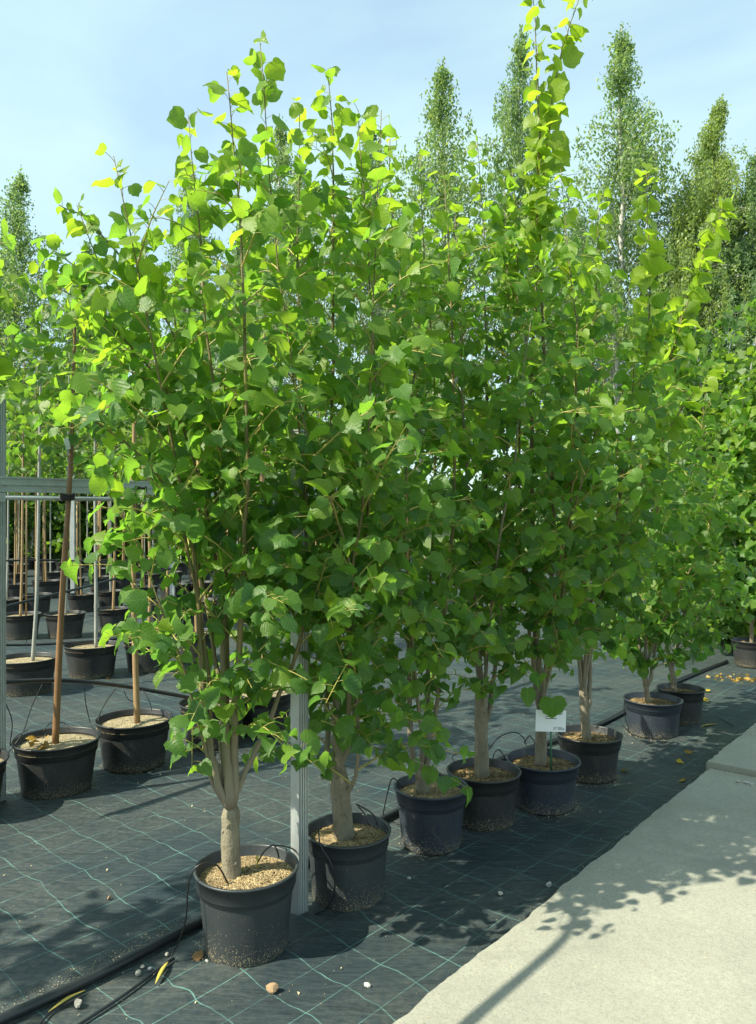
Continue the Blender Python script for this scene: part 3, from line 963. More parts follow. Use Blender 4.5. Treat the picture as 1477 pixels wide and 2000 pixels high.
def standard(base, R, H, stem_pts, r_stem, stem_key, label, crown_z=(2.05, 3.3), crown_r=0.5, key='maple', size=0.085, nleaf=0, seed=0, lod=1, stake=False, name='potted_standard_tree', gap=.10):
    base = np.array([base[0], base[1], 0.0])
    root = empty(name, base); tag(root, label, 'potted tree', GRP2)
    zs = pot_parts(root, R, R * 0.80, H, 'soil_pale', 'pot_black', band=0.10, seed=seed, chips=60 if lod < 2 else 0, lod=lod)
    c = [np.array([stem_pts[0][0], stem_pts[0][1], zs - .04])] + [np.array(p) for p in stem_pts[1:]]
    top = c[-1] + np.array([0.02, 0.0, crown_z[1] - c[-1][2]])
    c = spline(c + [top], 22)
    zz = (c[:, 2] - zs) / (crown_z[1] - zs)
    m = MB(); m.tube(c, r_stem * np.clip(1 - zz, 0, 1) ** 0.45 + .002, 10)
    m.build('stem', M[stem_key], root)
    if stake:
        m = MB(); m.tube([(0.06, 0.02, zs - .05), (0.065, 0.02, 1.9)], 0.012, 8); m.build('stake', M['tan_stem'], root)
    LV, TW = Leaves(), MB()
    lo = (crown_z[0] - zs) / (crown_z[1] - zs)
    side_branches(LV, TW, c, r_stem, lo, 0.97, gap, crown_r, c[-1][:2], 3.3, size, 0.055, up=0.9, zmin=crown_z[0] - .1, sub=0.6)
    shoot_leaves(LV, TW, c, 0.9, 1.0, 0.05, size, c[-1][:2], 3.3, 0, .4)
    CROWNS.append((root, LV, TW, key, nleaf))
    return root


ROW1 = [(-2.14, 3.92), (-1.80, 4.305), (-1.50, 4.725), (-1.10, 5.14), (-0.82, 5.45)]
standard(ROW1[0], .23, .28, [(0, 0), (0.02, 0, 1.0), (0.03, 0.02, 2.0)], .018, 'tan_stem', 'large-leaved standard standing just outside the picture, its leaves at the left border', (1.95, 3.0), .62, 'leaf', .105, 60, 31, gap=.06)
standard(ROW1[1], .23, .285, [(-.01, 0), (.02, 0, .9), (.068, 0, 1.66), (.085, 0, 2.0)], .0175, 'orange_stem', 'standard with an orange-brown stem and dry orange leaves at its foot', (1.80, 2.75), .42, 'leaf', .09, 60, 32, gap=.045)
standard(ROW1[2], .228, .285, [(.02, 0), (.0, 0, .9), (-.01, 0, 1.6), (0, 0, 2.0)], .017, 'tan_stem', 'brown-stemmed standard in the second black pot behind the orange-stemmed one', (2.1, 3.1), .42, 'maple', .085, 40, 33)
standard(ROW1[3], .225, .285, [(-.08, 0), (-.09, 0, .9), (-.1, 0, 1.6), (-.1, 0, 2.0)], .016, 'tan_stem', 'standard whose black pot peeks out left of the front forked trunk', (2.1, 3.1), .42, 'maple', .085, 20, 34)
standard(ROW1[4], .225, .285, [(0, 0), (.01, 0, .9), (.0, 0, 1.6), (0, 0, 2.0)], .016, 'tan_stem', 'standard hidden behind the front linden, black pot between trunk and steel post', (2.1, 3.1), .42, 'maple', .085, 10, 35)

row_src = {}
# a slim leaning tree outside the picture: its stem shadow lies across the concrete
standard((-.75, 1.25), .18, .28, [(0, 0), (-.11, .27, 1.0), (-.207, .45, 1.5), (-.31, .62, 2.0), (-.48, .72, 2.4)], .024, 'tan_stem', 'slim leaning tree outside the picture, its stem shadow lying across the concrete', (2.3, 2.9), .10, 'leaf', .09, 0, 36)


def copy_tree(src, loc, rz, label, sc=1.0):
    r = src.copy(); put(r); r.location = tuple(loc); r.rotation_euler = (0, 0, rz); r.scale = (sc, sc, sc)
    r['label'] = label
    for ch in list(src.children):
        c = ch.copy(); put(c, r)
        for gch in list(ch.children):
            d = gch.copy(); put(d, c)
    return r


R2 = [((-3.03, 6.60), .26, 'pale_stem', 'pale grey leaning stem in a wide black pot beside the edge post', [(.06, 0), (.10, 0, .9), (.12, 0, 2.0)]),
      ((-2.71, 7.27), .25, 'pale_stem', 'slim silver-stemmed standard in the tapering pot left of the brown stem', [(.04, 0), (.04, 0, .9), (.03, 0, 2.0)]),
      ((-2.26, 7.55), .236, 'tan_stem', 'standard in the wide pot directly behind the brown-stemmed one', [(0, 0), (.02, 0, .9), (0, 0, 2.0)]),
      ((-1.90, 8.05), .236, 'tan_stem', 'standard with its pot half behind the lowest linden leaves', [(0, 0), (-.02, 0, .9), (0, 0, 2.0)])]
for k, (b, R, sk, lab, sp) in enumerate(R2):
    standard(b, R, .30, sp, .0145, sk, lab, (2.0 + .1 * (k % 2), 3.35), .62, 'maple', .09, 0, 40 + k, gap=.055)
R3 = [((-4.40, 9.45), .24, 'tan_stem', 'tan-stemmed standard tied to a bamboo stake by the edge post', True),
      ((-3.88, 9.53), .24, 'pale_stem', 'pale thin stem in the black pot behind the orange stem', False),
      ((-3.45, 10.0), .21, 'tan_stem', 'tan stem in the small pot just left of the lowest hanging twig', False)]
for k, (b, R, sk, lab, stk) in enumerate(R3):
    row_src[k] = standard(b, R, .30, [(0, 0), (.02, 0, .9), (.03, 0, 2.0)], .015, sk, lab, (1.95, 3.6), .62, 'maple', .10, 0, 50 + k, stake=stk, gap=.075)

# ------------------------------------------------------------------ pick the leaves that are parts of their own
def finish_crowns():
    W, H_ = 370, 500                      # quarter-size buffer
    buf = np.full((H_, W), 1e9)
    data = []
    for root, LV, TW, key, n in CROWNS:
        p, R, sc, k, t = LV.arrays()
        w = p + np.array(root.location) + np.einsum('nij,j->ni', R, np.array([0, .45, 0])) * sc[:, None]
        d = w[:, 1]
        px = (738.5 + w[:, 0] / d * F) / 4; py = (1000 - (w[:, 2] - CAM_H) / d * F) / 4
        # flatness of the leaf to the view
        vdir = w - np.array([0, 0, CAM_H]); vdir /= np.linalg.norm(vdir, axis=1)[:, None]
        facing = np.abs(np.einsum('ni,ni->n', R[:, :, 2], vdir))
        rad = 0.36 * sc * F / d / 4
        data.append((px, py, d, rad, facing))
    for px, py, d, rad, fa in data:
        for x, y, dd, r, f in zip(px, py, d, rad, fa):
            r2 = max(r * (0.4 + 0.6 * f), 0.5)
            x0, x1, y0, y1 = int(x - r2), int(x + r2) + 1, int(y - r2), int(y + r2) + 1
            if x1 <= 0 or y1 <= 0 or x0 >= W or y0 >= H_: continue
            x0, y0 = max(x0, 0), max(y0, 0)
            sub = buf[y0:y1, x0:x1]
            np.minimum(sub, dd, out=sub)
    for (root, LV, TW, key, n), (px, py, d, rad, fa) in zip(CROWNS, data):
        N_ = len(px); score = np.zeros(N_)
        for i in range(N_):
            r2 = max(rad[i] * (0.4 + 0.6 * fa[i]), 0.5)
            x0, x1, y0, y1 = int(px[i] - r2), int(px[i] + r2) + 1, int(py[i] - r2), int(py[i] + r2) + 1
            if x1 <= 0 or y1 <= 0 or x0 >= W or y0 >= H_: continue
            sub = buf[max(y0, 0):y1, max(x0, 0):x1]
            if sub.size: score[i] = (sub > d[i] - 0.02).mean() * rad[i] ** 2 * (0.2 + fa[i])
        order = np.argsort(-score)
        own = [i for i in order[:n] if score[i] > 0]
        rest = np.ones(N_, bool); rest[own] = False
        p, R, sc, kk, tt = LV.arrays()
        me = LV.joined(np.nonzero(rest)[0], 'crown', key, TW)
        cr = put(bpy.data.objects.new('crown', me), root)
        cr['kind'] = 'stuff'
        for i in own:
            o = bpy.data.objects.new('leaf', leaf_mesh(int(kk[i]), int(tt[i]), key))
            mm = np.eye(4); mm[:3, :3] = R[i] * sc[i]; mm[:3, 3] = p[i]
            o.matrix_basis = Matrix(mm.tolist())
            put(o, root)


finish_crowns()

# trees added out of frame, off the rows, only to throw shadows on the cover
for k, q in enumerate(((-3.0, 1.95, 0), (-3.5, 1.50, 0))):
    copy_tree(row_src[k % 3], q, rng.uniform(0, 6.28), 'young standard outside the picture past the left border, casting stem shadows on the cover', .95)

# farther copies of the standards
cnt = 0
for row in range(2, 9):
    B0 = np.array([-1.80, 4.305, 0]) - N * 2.42 * row
    for t in np.arange(-8, 20, 0.56):
        q = B0 + U * (t + rng.normal(0, .06)) + N * rng.normal(0, .08)
        if q[1] < 8.9: continue
        px = 738.5 + q[0] / q[1] * F
        if px < -90 or px > 640: continue
        if min(np.hypot(q[0] - b[0][0], q[1] - b[0][1]) for b in R3 + R2) < 0.5: continue
        src = row_src[cnt % 3]
        copy_tree(src, (q[0], q[1], 0), rng.uniform(0, 6.28), 'slim young standard in a black pot in the rows far behind the rail', rng.uniform(.9, 1.1)); cnt += 1

# ------------------------------------------------------------------ far foliage: quads in clumps
def leaf_cloud(centers, radii, n_each, size, tone_mu, stretch=1.0, hang=0.0):
    """small two-triangle leaves scattered in clumps; returns V, F, leafco"""
    P_, T_ = [], []
    for c, r, n, tm in zip(centers, radii, n_each, tone_mu):
        d = rng.normal(0, 1, (n, 3)); d /= np.linalg.norm(d, axis=1)[:, None]
        q = np.asarray(c) + d * np.asarray(r) * (rng.random((n, 1)) ** 0.45)
        P_.append(q); T_.append(np.clip(tm + rng.normal(0, .16, n), 0, 1))
    P_ = np.vstack(P_); T_ = np.concatenate(T_); n = len(P_)
    a = rng.normal(0, 1, (n, 3)); a[:, 2] -= hang; a /= np.linalg.norm(a, axis=1)[:, None]
    b = np.cross(a, rng.normal(0, 1, (n, 3))); b /= np.linalg.norm(b, axis=1)[:, None]
    s = size * rng.uniform(.6, 1.3, (n, 1))
    V = np.stack([P_ - a * s * stretch * .5, P_ + b * s * .36, P_ + a * s * stretch * .5, P_ - b * s * .36], 1).reshape(-1, 3)
    i = np.arange(n) * 4
    F_ = np.stack([i, i + 1, i + 2, i + 3], 1)
    co = np.column_stack([np.tile([0, .3, 0, -.3], n), np.tile([0, .5, 1, .5], n), np.repeat(T_, 4)])
    return V, F_, co


def cloud_mesh(name, V, F_, co, key):
    me = bpy.data.meshes.new(name)
    me.from_pydata(V.tolist(), [], F_.tolist())
    me.materials.append(M[key]); set_leafco(me, co)
    return me


def birch_meshes(seed, h=22.0, w=3.0, n_limb=150, dense=1.0, tone=.5, lean=0.0):
    r = np.random.default_rng(seed)
    tz = np.linspace(0, h, 16)
    tx = np.cumsum(r.normal(0, .09, 16)) + lean * (tz / h) ** 3; ty = np.cumsum(r.normal(0, .09, 16))
    trunk = np.column_stack([tx, ty, tz])
    m = MB(); m.tube(trunk, 0.17 * (1 - tz / h) ** .9 + .012, 8)
    cs, rs, ns, tm = [], [], [], []
    limb = MB()
    for k in range(n_limb):
        f = r.uniform(.2, .985) ** .85
        z = f * h
        p = np.array([np.interp(z, tz, tx), np.interp(z, tz, ty), z])
        an = r.uniform(0, 6.28)
        L = min(w, .03 + .25 * (h - z) ** 1.05) * r.uniform(.25, 1.25) * (1.25 if r.random() < .15 else 1.0)
        o = np.array([math.cos(an), math.sin(an), 0])
        e = p + o * L + np.array([0, 0, L * r.uniform(.3, .9)])
        mid = p + o * L * .45 + np.array([0, 0, L * .6])
        c = spline([p, mid, e], 8)
        limb.tube(c, np.linspace(.035 * (1 - f) + .010, .006, 8), 4, cap=False)
        tl = tone + r.normal(0, .12)
        for j in range(2, 8):
            for _ in range(2 if j > 3 else 1):
                q = c[j] + r.normal(0, .12, 3)
                drop = r.uniform(.3, 1.9) * min(1, L / 1.6 + .15)
                cs.append(q - np.array([0, 0, drop * .5])); rs.append((.14 + .16 * r.random(), .14 + .16 * r.random(), drop * .6 + .12))
                ns.append(int((7 + 13 * drop) * dense * min(1.25, .45 + L / 1.5))); tm.append(tl + r.normal(0, .08))
    for k in range(8):
        cs.append((tx[-1], ty[-1], h - .22 * k)); rs.append((.07 + .03 * k, .07 + .03 * k, .22)); ns.append(6); tm.append(tone)
    V, F_, co = leaf_cloud(cs, rs, ns, .115, tm, 1.5, 1.6)
    m.add(np.vstack(limb.v), limb.f, 1)
    return m.mesh('trunk', [M['birch_bark'], M['pale_stem']]), cloud_mesh('crown', V, F_, co, 'birch_leaf')


protos = [birch_meshes(61, 22, 4.6, 200, .6, .55), birch_meshes(62, 22, 5.0, 190, .6, .6), birch_meshes(63, 22, 4.4, 270, 1.1, 1.0, 2.2), birch_meshes(64, 22, 5.0, 270, .9, .36)]


def birch(px_top, py_top, d, proto, label, rz=0.0, wide=1.0, off=0.0):
    h = CAM_H + (1000 - py_top) / F * d
    x = (px_top - 738.5) / F * d
    s = h / 22.0
    root = empty('birch_tree', (x - off, d, 0)); tag(root, label, 'birch tree', 'tall birches behind the nursery')
    root.scale = (s * wide, s * wide, s); root.rotation_euler = (0, 0, rz)
    for nm, me in zip(('trunk', 'crown'), protos[proto]):
        o = bpy.data.objects.new(nm, me); put(o, root)
        if nm == 'crown': o['kind'] = 'stuff'
    return root


birch(35, 335, 44, 0, 'loose grey-green birch at the left border', .3, 1.15)
birch(-60, 390, 46, 1, 'birch cut by the left border, behind the loose one', 1.3, 1.2)
birch(362, 310, 46, 0, 'birch top showing between the front linden shoots', 2.3, 1.0)
birch(520, 235, 44, 1, 'birch top glimpsed between the two frontmost lindens', 3.1, .9)
birch(735, 215, 48, 0, 'birch top behind the third linden', 4.0, 1.0)
birch(610, 310, 50, 1, 'small birch top behind the second linden', .9, .9)
birch(905, 115, 42, 1, 'airy pointed birch left of the tall yellow shoots', .2, 1.05)
birch(1030, 60, 45, 0, 'birch right behind the tall yellow shoots', 5.0, .95)
birch(1200, 78, 42, 1, 'tall airy birch right of the yellow shoots', 1.9, 1.1)
birch(1372, 165, 40, 2, 'dense olive birch with a bent top near the right border', 0.15, 1.0, 1.4)
birch(1462, 300, 40, 3, 'dark rounded birch at the right border', 2.2, 1.15)
birch(1330, 420, 44, 3, 'dark birch filling the gap under the bent olive one', 1.0, 1.2)
birch(1560, 330, 42, 3, 'dark birch cut by the right border', 3.0, 1.2)
birch(160, 470, 50, 3, 'dark lower birch behind the left linden shoots', 3.3, 1.1)
birch(470, 420, 52, 3, 'dark lower birch behind the forked linden', 4.4, 1.2)
birch(820, 420, 52, 3, 'dark lower birch behind the fourth linden', 5.2, 1.2)
birch(1120, 420, 52, 3, 'dark lower birch between the two airy pointed ones', 2.6, 1.2)


# leafy young trees closing the nursery beds
def bush_meshes(seed, h, w, n, tone):
    r = np.random.default_rng(seed)
    m = MB(); cs, rs, ns, tm = [], [], [], []
    for k in range(5):
        an = r.uniform(0, 6.28); e = np.array([math.cos(an) * w * .6, math.sin(an) * w * .6, h * r.uniform(.75, 1)])
        c = spline([(0, 0, 0), e * np.array([.35, .35, .5]), e], 10)
        m.tube(c, np.linspace(.03, .006, 10), 6)
        for j in range(1, 10):
            for _ in range(3):
                cs.append(c[j] + r.normal(0, w * .28, 3) * np.array([1, 1, .6])); rs.append((.22, .22, .18)); ns.append(int(n / 120)); tm.append(tone + r.normal(0, .22) + .2 * (c[j][2] / h - .5))
    V, F_, co = leaf_cloud(cs, rs, ns, .12, tm, 1.0, .4)
    return m.mesh('trunk', M['pale_stem']), cloud_mesh('crown', V, F_, co, 'maple')


bp = [bush_meshes(81, 3.6, .9, 3600, .45), bush_meshes(82, 3.1, .8, 3200, .62), bush_meshes(83, 4.2, 1.0, 3800, .35)]
k = 0
for d in (21.5, 24.0, 27.0, 30.5):
    for px in np.arange(-120, 760, 1500 * 1.35 / d):
        x = (px + rng.uniform(-20, 20) - 738.5) / F * d
        root = empty('young_tree', (x, d + rng.uniform(-.6, .6), 0)); tag(root, 'leafy young tree in the green bank behind the rows of pots', 'young tree', 'leafy young trees closing the beds')
        root.rotation_euler = (0, 0, rng.uniform(0, 6.28)); s = rng.uniform(1.05, 1.5); root.scale = (s, s, s)
        for nm, me in zip(('trunk', 'crown'), bp[k % 3]):
            o = put(bpy.data.objects.new(nm, me), root)
            if nm == 'crown': o['kind'] = 'stuff'
        k += 1
for px, d in ((1405, 8.9), (1345, 9.6), (1462, 8.6), (1390, 10.5), (1450, 11.5), (1500, 10.5), (1420, 14), (1480, 15), (1345, 13), (1380, 18), (1450, 19), (1510, 18), (1310, 17), (1240, 18)):
    x = (px - 738.5) / F * d
    root = empty('young_tree', (x, d, 0)); tag(root, 'leafy young tree at the far end of the row beside the path', 'young tree', 'leafy young trees beside the path')
    root.rotation_euler = (0, 0, rng.uniform(0, 6.28)); s = rng.uniform(.8, 1.05); root.scale = (s, s, s)
    for nm, me in zip(('trunk', 'crown'), bp[k % 3]):
        o = put(bpy.data.objects.new(nm, me), root)
        if nm == 'crown': o['kind'] = 'stuff'
    k += 1

# a wood that reads as one mass, far behind
cs, rs, ns, tm = [], [], [], []
for _ in range(520):
    x = rng.uniform(-48, 48); z = rng.uniform(.3, 9.0)
    cs.append((x, 60 + rng.uniform(-3, 3), z)); rs.append((1.3, 1.2, 1.0)); ns.append(90); tm.append(.25 + rng.normal(0, .15))
V, F_, co = leaf_cloud(cs, rs, ns, .34, tm, 1.1, .5)
o = put(bpy.data.objects.new('distant_wood', cloud_mesh('distant_wood', V, F_, co, 'birch_leaf')))
tag(o, 'dark mass of woodland far behind the birches', 'wood', kind='stuff')

# ------------------------------------------------------------------ steel frame
def ribbed_post(name, base, top, label, wu=.042, wn=.046, yaw=0.0, grp=None):
    base = np.array(base)
    ca, sa = math.cos(yaw), math.sin(yaw)
    u = np.array([U[0] * ca - U[1] * sa, U[0] * sa + U[1] * ca, 0]); n = np.array([u[1], -u[0], 0])
    root = empty(name, base); tag(root, label, 'post', grp)
    poly = [(-wu / 2, wn / 2)]
    ribs = 4; step = wu / ribs
    for k in range(ribs):
        x0 = -wu / 2 + k * step
        poly += [(x0 + step * .22, wn / 2), (x0 + step * .32, wn / 2 - .006), (x0 + step * .68, wn / 2 - .006), (x0 + step * .78, wn / 2), (x0 + step * .985, wn / 2)]
    poly += [(wu / 2, wn / 2), (wu / 2, -wn / 2), (wu * .15, -wn / 2), (wu * .15, -wn / 2 + .004), (wu / 2 - .004, -wn / 2 + .004), (wu / 2 - .004, wn / 2 - .010), (-wu / 2 + .004, wn / 2 - .010), (-wu / 2 + .004, -wn / 2 + .004), (-wu * .15, -wn / 2 + .004), (-wu * .15, -wn / 2), (-wu / 2, -wn / 2)]
    m = MB(); m.prism(poly[::-1], (0, 0, 0), u, n, np.array([0, 0, 1.0]), top); m.build('profile', M['steel'], root, smooth=False)
    m = MB(); m.box((0, 0, top + .003), u * (wu / 2 + .003), n * (wn / 2 + .003), np.array([0, 0, .003])); m.build('cap', M['steel'], root, smooth=False)
    return root


GP = 'galvanised posts of the support frame'
p2 = G(585, 1785)
ribbed_post('steel_post', p2, 1.86, 'ribbed galvanised steel post standing between the two frontmost pots', .046, .050, -.06, GP)
p1 = G(-1, 1563)
ribbed_post('steel_post', p1, 2.15, 'galvanised steel post at the left border carrying the rail', .05, .05, 0, GP)
for px, py, top, lab in ((143, 1190, 2.36, 'pale steel post far back, left of the orange stem'), (337, 1222, 1.9, 'pale steel post far back behind the forked linden'), (52, 1086, 2.3, 'thin distant steel post among the far pots')):
    ribbed_post('steel_post', G(px, py), top, lab, .075, .06, .8, GP)

rail0 = np.array([p1[0], p1[1], 1.70]) + N * .01
rr_ = empty('steel_rail', rail0); tag(rr_, 'horizontal galvanised rail at eye height above the black pots', 'rail')
m = MB()
s_ = .042
prof = [(-.02, -s_), (.02, -s_), (.02, -s_ * .6), (.012, -s_ * .55), (.012, -s_ * .15), (.02, -s_ * .1), (.02, s_ * .35), (.013, s_ * .42), (.013, s_ * .7), (.02, s_ * .75), (.02, s_), (-.02, s_)]
m.prism(prof, -U * 1.2, N, np.array([0, 0, 1.0]), U, 4.4); m.build('channel', M['steel'], rr_, smooth=False)
m = MB(); m.tube([np.array([0, 0, -.072]) - U * 1.2 + N * .02, np.array([0, 0, -.072]) + U * 3.2 + N * .02], .014, 10); m.build('tension_bar', M['steel'], rr_)
m = MB(); m.box(N * .032 + np.array([0, 0, -.072]), U * .014, N * .003, np.array([0, 0, .024])); m.build('clamp', M['steel'], rr_, smooth=False)


def rubber_tie(c, r, label):
    m = MB()
    a = np.linspace(0, 2 * math.pi, 22)
    for dz in (-.011, 0, .011):
        m.tube(np.array([(c[0] + r[0] * math.cos(x), c[1] + r[1] * math.sin(x), c[2] + dz + .004 * math.sin(2 * x)) for x in a]), .0065, 7, cap=False)
    o = m.build('rubber_tie', M['rubber']); tag(o, label, 'tie', 'black ties holding the stems to the rail')


q = rail0 + U * .37
rubber_tie((ROW1[1][0] + .062, ROW1[1][1] - .005, 1.635), (.034, .034), 'black tie binding the orange stem under the rail')
q = rail0 + U * .83
rubber_tie((q[0] + .01, q[1], 1.69), (.03, .03), 'black tie wrapped round the rail where the leaves begin')
# white tag on the orange stem
tg = empty('plant_tag', (ROW1[1][0] + .07, ROW1[1][1] - .03, 1.93)); tag(tg, 'white plastic tag hanging on the orange stem above the rail', 'tag')
m = MB(); m.box((0, 0, 0), (.012, .004, .004), (-.0006, .001, 0), (-.006, 0, .032)); m.build('strip', M['card'], tg, smooth=False)
m = MB(); m.tube([(.006, .0, .03), (.012, .02, .04), (.005, .03, .042)], .001, 5); m.build('loop', M['card'], tg)

# ------------------------------------------------------------------ irrigation
def pipe(name, pts, r, label, n=60):
    root = empty(name, pts[0] * np.array([1, 1, 0])); tag(root, label, 'pipe', 'black irrigation pipes')
    c = spline(pts, n) - np.array(root.location)
    m = MB(); m.tube(c, r, 14); m.build('main', M['pipe'], root)
    return root


def drip(root, pts, r=.0028, n=26, dropper=None):
    c = spline(pts, n) - np.array(root.location)
    m = MB(); m.tube(c, r, 6); o = m.build('drip_tube', M['tube'], root)
    if dropper is not None:
        e = np.array(dropper) - np.array(root.location)
        m = MB(); m.tube([e + np.array([0, 0, -.05]), e, e + np.array([0, 0, .02])], [.001, .0035, .0045], 7); m.build('dripper', M['pod'], o)


pz = .018
a0 = G(-40, 2010, pz); a1 = G(190, 1905, pz); a2 = G(388, 1800, pz); a3 = G(560, 1705, pz); a4 = G(765, 1590, pz); a5 = G(900, 1520, pz); a6 = G(1010, 1468, pz); a7 = G(1130, 1432, pz); a8 = G(1215, 1392, pz); a9 = G(1300, 1340, pz); a10 = G(1420, 1292, pz)
main = pipe('irrigation_pipe', [a0 - (a1 - a0), a0, a1, a2, a3, a4, a5, a6, a7, a8, a9, a10], .0175, 'thick black pipe lying on the ground cover behind the linden pots', 110)
drip(main, [G(300, 1905, .01), G(335, 1868, .02), P(362, 1800, 2.62), P(369, 1720, 2.62), P(392, 1688, 2.63), P(424, 1690, 2.66), P(446, 1726, 2.68)], .003)
drip(main, [P(504, 1683, 2.80), P(517, 1662, 2.81), P(533, 1651, 2.82), P(541, 1660, 2.83), P(545, 1676, 2.84)], .003, 20, P(503, 1682, 2.80))
drip(main, [P(533, 1651, 2.82), P(556, 1653, 2.88), P(580, 1668, 2.97), G(590, 1735, .01)], .003, 20)
drip(main, [P(622, 1612, 3.0), P(626, 1650, 2.92), P(648, 1690, 2.90), P(654, 1735, 2.91), P(640, 1772, 2.93), G(610, 1785, .004), G(560, 1780, .004)], .003, 34)
drip(main, [P(696, 1570, 3.10), P(712, 1590, 3.10), P(722, 1614, 3.10)], .003, 10)
drip(main, [P(700, 1572, 3.12), P(728, 1590, 3.18), P(738, 1612, 3.18)], .003, 12)
drip(main, [G(748, 1592, .02), P(758, 1545, 3.45), P(768, 1520, 3.45), P(790, 1540, 3.48)], .003, 14)
drip(main, [P(888, 1492, 3.84), P(884, 1478, 3.92), P(896, 1472, 3.98), P(920, 1478, 4.1), G(930, 1500, .02)], .003, 20)
drip(main, [P(962, 1488, 3.88), P(966, 1470, 3.95), P(976, 1465, 4.0), P(990, 1485, 3.98)], .003, 16)
drip(main, [P(950, 1470, 4.1), P(975, 1440, 4.15), P(1005, 1430, 4.2), P(1025, 1445, 4.2), P(1030, 1478, 4.14)], .003, 22)
drip(main, [P(1024, 1452, 4.2), P(1034, 1437, 4.2), P(1044, 1450, 4.18), P(1046, 1470, 4.12)], .003, 16)
drip(main, [P(1222, 1360, 5.2), P(1219, 1380, 5.17), P(1222, 1405, 5.17), P(1228, 1425, 5.2), G(1215, 1415, .01)], .003, 18)
drip(main, [G(1365, 1385, .004), G(1385, 1393, .006), G(1405, 1402, .004), G(1432, 1418, .004)], .003, 12)
# loose thin pipe on the cover in front
lp = pipe('thin_hose', [G(140, 2010, .006), G(240, 1945, .006), G(300, 1900, .006), G(340, 1872, .006)], .005, 'thin black hose lying in front of the thick pipe beside the yellow pods', 20)
lp = pipe('thin_hose', [G(70, 2010, .006), G(100, 1975, .006), G(128, 1955, .01)], .0035, 'short thin hose at the lower left corner by the thick pipe', 14)

# hanging pipe of the next row
b0 = np.array([p1[0], p1[1], .64]); z_ = np.array([0, 0, 1.0])
h1 = P(10, 1332, 4.15); h2 = P(130, 1329, 4.42); h3 = P(240, 1340, 4.75); h4 = P(330, 1355, 5.05); h5 = P(430, 1373, 5.35); h6 = P(560, 1395, 5.75)
hp = pipe('irrigation_pipe', [h1 - (h2 - h1) * .6, h1, h2, h3, h4, h5, h6], .0125, 'black pipe hung from the edge post, sagging behind the orange stem', 50)
drip(hp, [P(83, 1336, 4.33), P(62, 1380, 4.3), P(45, 1430, 4.25), P(20, 1465, 4.2), P(16, 1470, 4.15)], .0028)
drip(hp, [P(10, 1370, 4.15), P(24, 1410, 4.15), P(20, 1455, 4.15), P(30, 1440, 4.2), P(55, 1425, 4.3)], .0028)
drip(hp, [P(165, 1342, 4.5), P(168, 1375, 4.5), P(176, 1410, 4.5), P(182, 1425, 4.45)], .0028)
drip(hp, [P(226, 1345, 4.7), P(205, 1375, 4.7), P(192, 1405, 4.7), P(196, 1425, 4.6)], .0028)
drip(hp, [P(242, 1349, 4.75), P(250, 1365, 4.72), P(262, 1371, 4.72)], .0028)
drip(hp, [P(278, 1347, 4.85), P(290, 1365, 4.82), P(297, 1388, 4.8)], .0028)
drip(hp, [P(85, 1428, 4.3), P(100, 1412, 4.35), P(125, 1412, 4.4), P(134, 1425, 4.38)], .0028)
hb = pipe('irrigation_pipe', [P(-30, 1195, 7.2), P(60, 1172, 7.6), P(160, 1148, 8.2), P(260, 1122, 9.0), P(340, 1110, 9.8)], .013, 'black pipe rising to the right across the second row of pots', 30)
drip(hb, [P(222, 1133, 8.7), P(198, 1130, 8.7), P(194, 1150, 8.7), P(210, 1172, 8.8)], .003)
hb2 = pipe('irrigation_pipe', [P(-30, 1260, 6.9), P(90, 1258, 7.2), P(240, 1246, 7.6), P(380, 1222, 8.2)], .012, 'black pipe low behind the wide pots of the second row', 30)
drip(hb2, [P(12, 1255, 7.0), P(30, 1247, 7.0), P(52, 1250, 7.05), P(45, 1262, 7.05)], .003)
hb3 = pipe('irrigation_pipe', [P(-20, 1096, 10), P(100, 1094, 11), P(230, 1098, 12), P(330, 1092, 13)], .013, 'black pipe highest up among the far pots', 30)

# ------------------------------------------------------------------ price card
sb = P(1076, 1408, 3.93)
sg = empty('price_card', (sb[0], sb[1], 0)); tag(sg, 'white price card on a green stake in the blue pot', 'card')
sgw, sgh = .080, .054
cz = sb[2]
tilt = -.06
rx = np.array([math.cos(tilt), .12, math.sin(tilt)]); rx = norm(rx); fw = norm(np.array([.12, -1, .08])); rz = np.cross(rx, fw) * -1
rz = norm(np.cross(fw, rx)); rz = rz if rz[2] > 0 else -rz
m = MB(); m.box((0, 0, cz), rx * sgw, fw * .0012, rz * sgh); m.build('card', M['card'], sg, smooth=False)
m = MB(); m.tube([(0.004, .012, .20), (0.002, .008, cz + .02)], .005, 8); m.build('stake', M['stake'], sg)


def text(body, size, off, name='print'):
    cu = bpy.data.curves.new(name, 'FONT'); cu.body = body; cu.size = size; cu.extrude = .0002
    tmp = bpy.data.objects.new(name, cu); COL.objects.link(tmp); bpy.context.view_layer.update()
    me = bpy.data.meshes.new_from_object(tmp.evaluated_get(bpy.context.evaluated_depsgraph_get()))
    bpy.data.objects.remove(tmp); me.materials.clear(); me.materials.append(M['ink'])
    o = bpy.data.objects.new(name, me); put(o, sg)
    mm = np.eye(4); mm[:3, 0] = rx; mm[:3, 1] = rz; mm[:3, 2] = np.cross(rx, rz)
    mm[:3, 3] = np.array([0, 0, cz]) + rx * off[0] + rz * off[1] + fw * .0018
    o.matrix_basis = Matrix(mm.tolist())


text('37 00', .021, (.012, -.044)); text('p', .021, (.063, -.044), 'print')
for oy, x0, x1 in ((.022, -.030, .012), (.012, -.030, .030), (.036, .046, .062), (.034, -.02, .05)):
    m = MB(); m.box(np.array([0, 0, cz]) + rx * (x0 + x1) / 2 + rz * oy + fw * .0016, rx * (x1 - x0) / 2, fw * .0002, rz * .0017); m.build('print_line', M['ink'], sg, smooth=False)

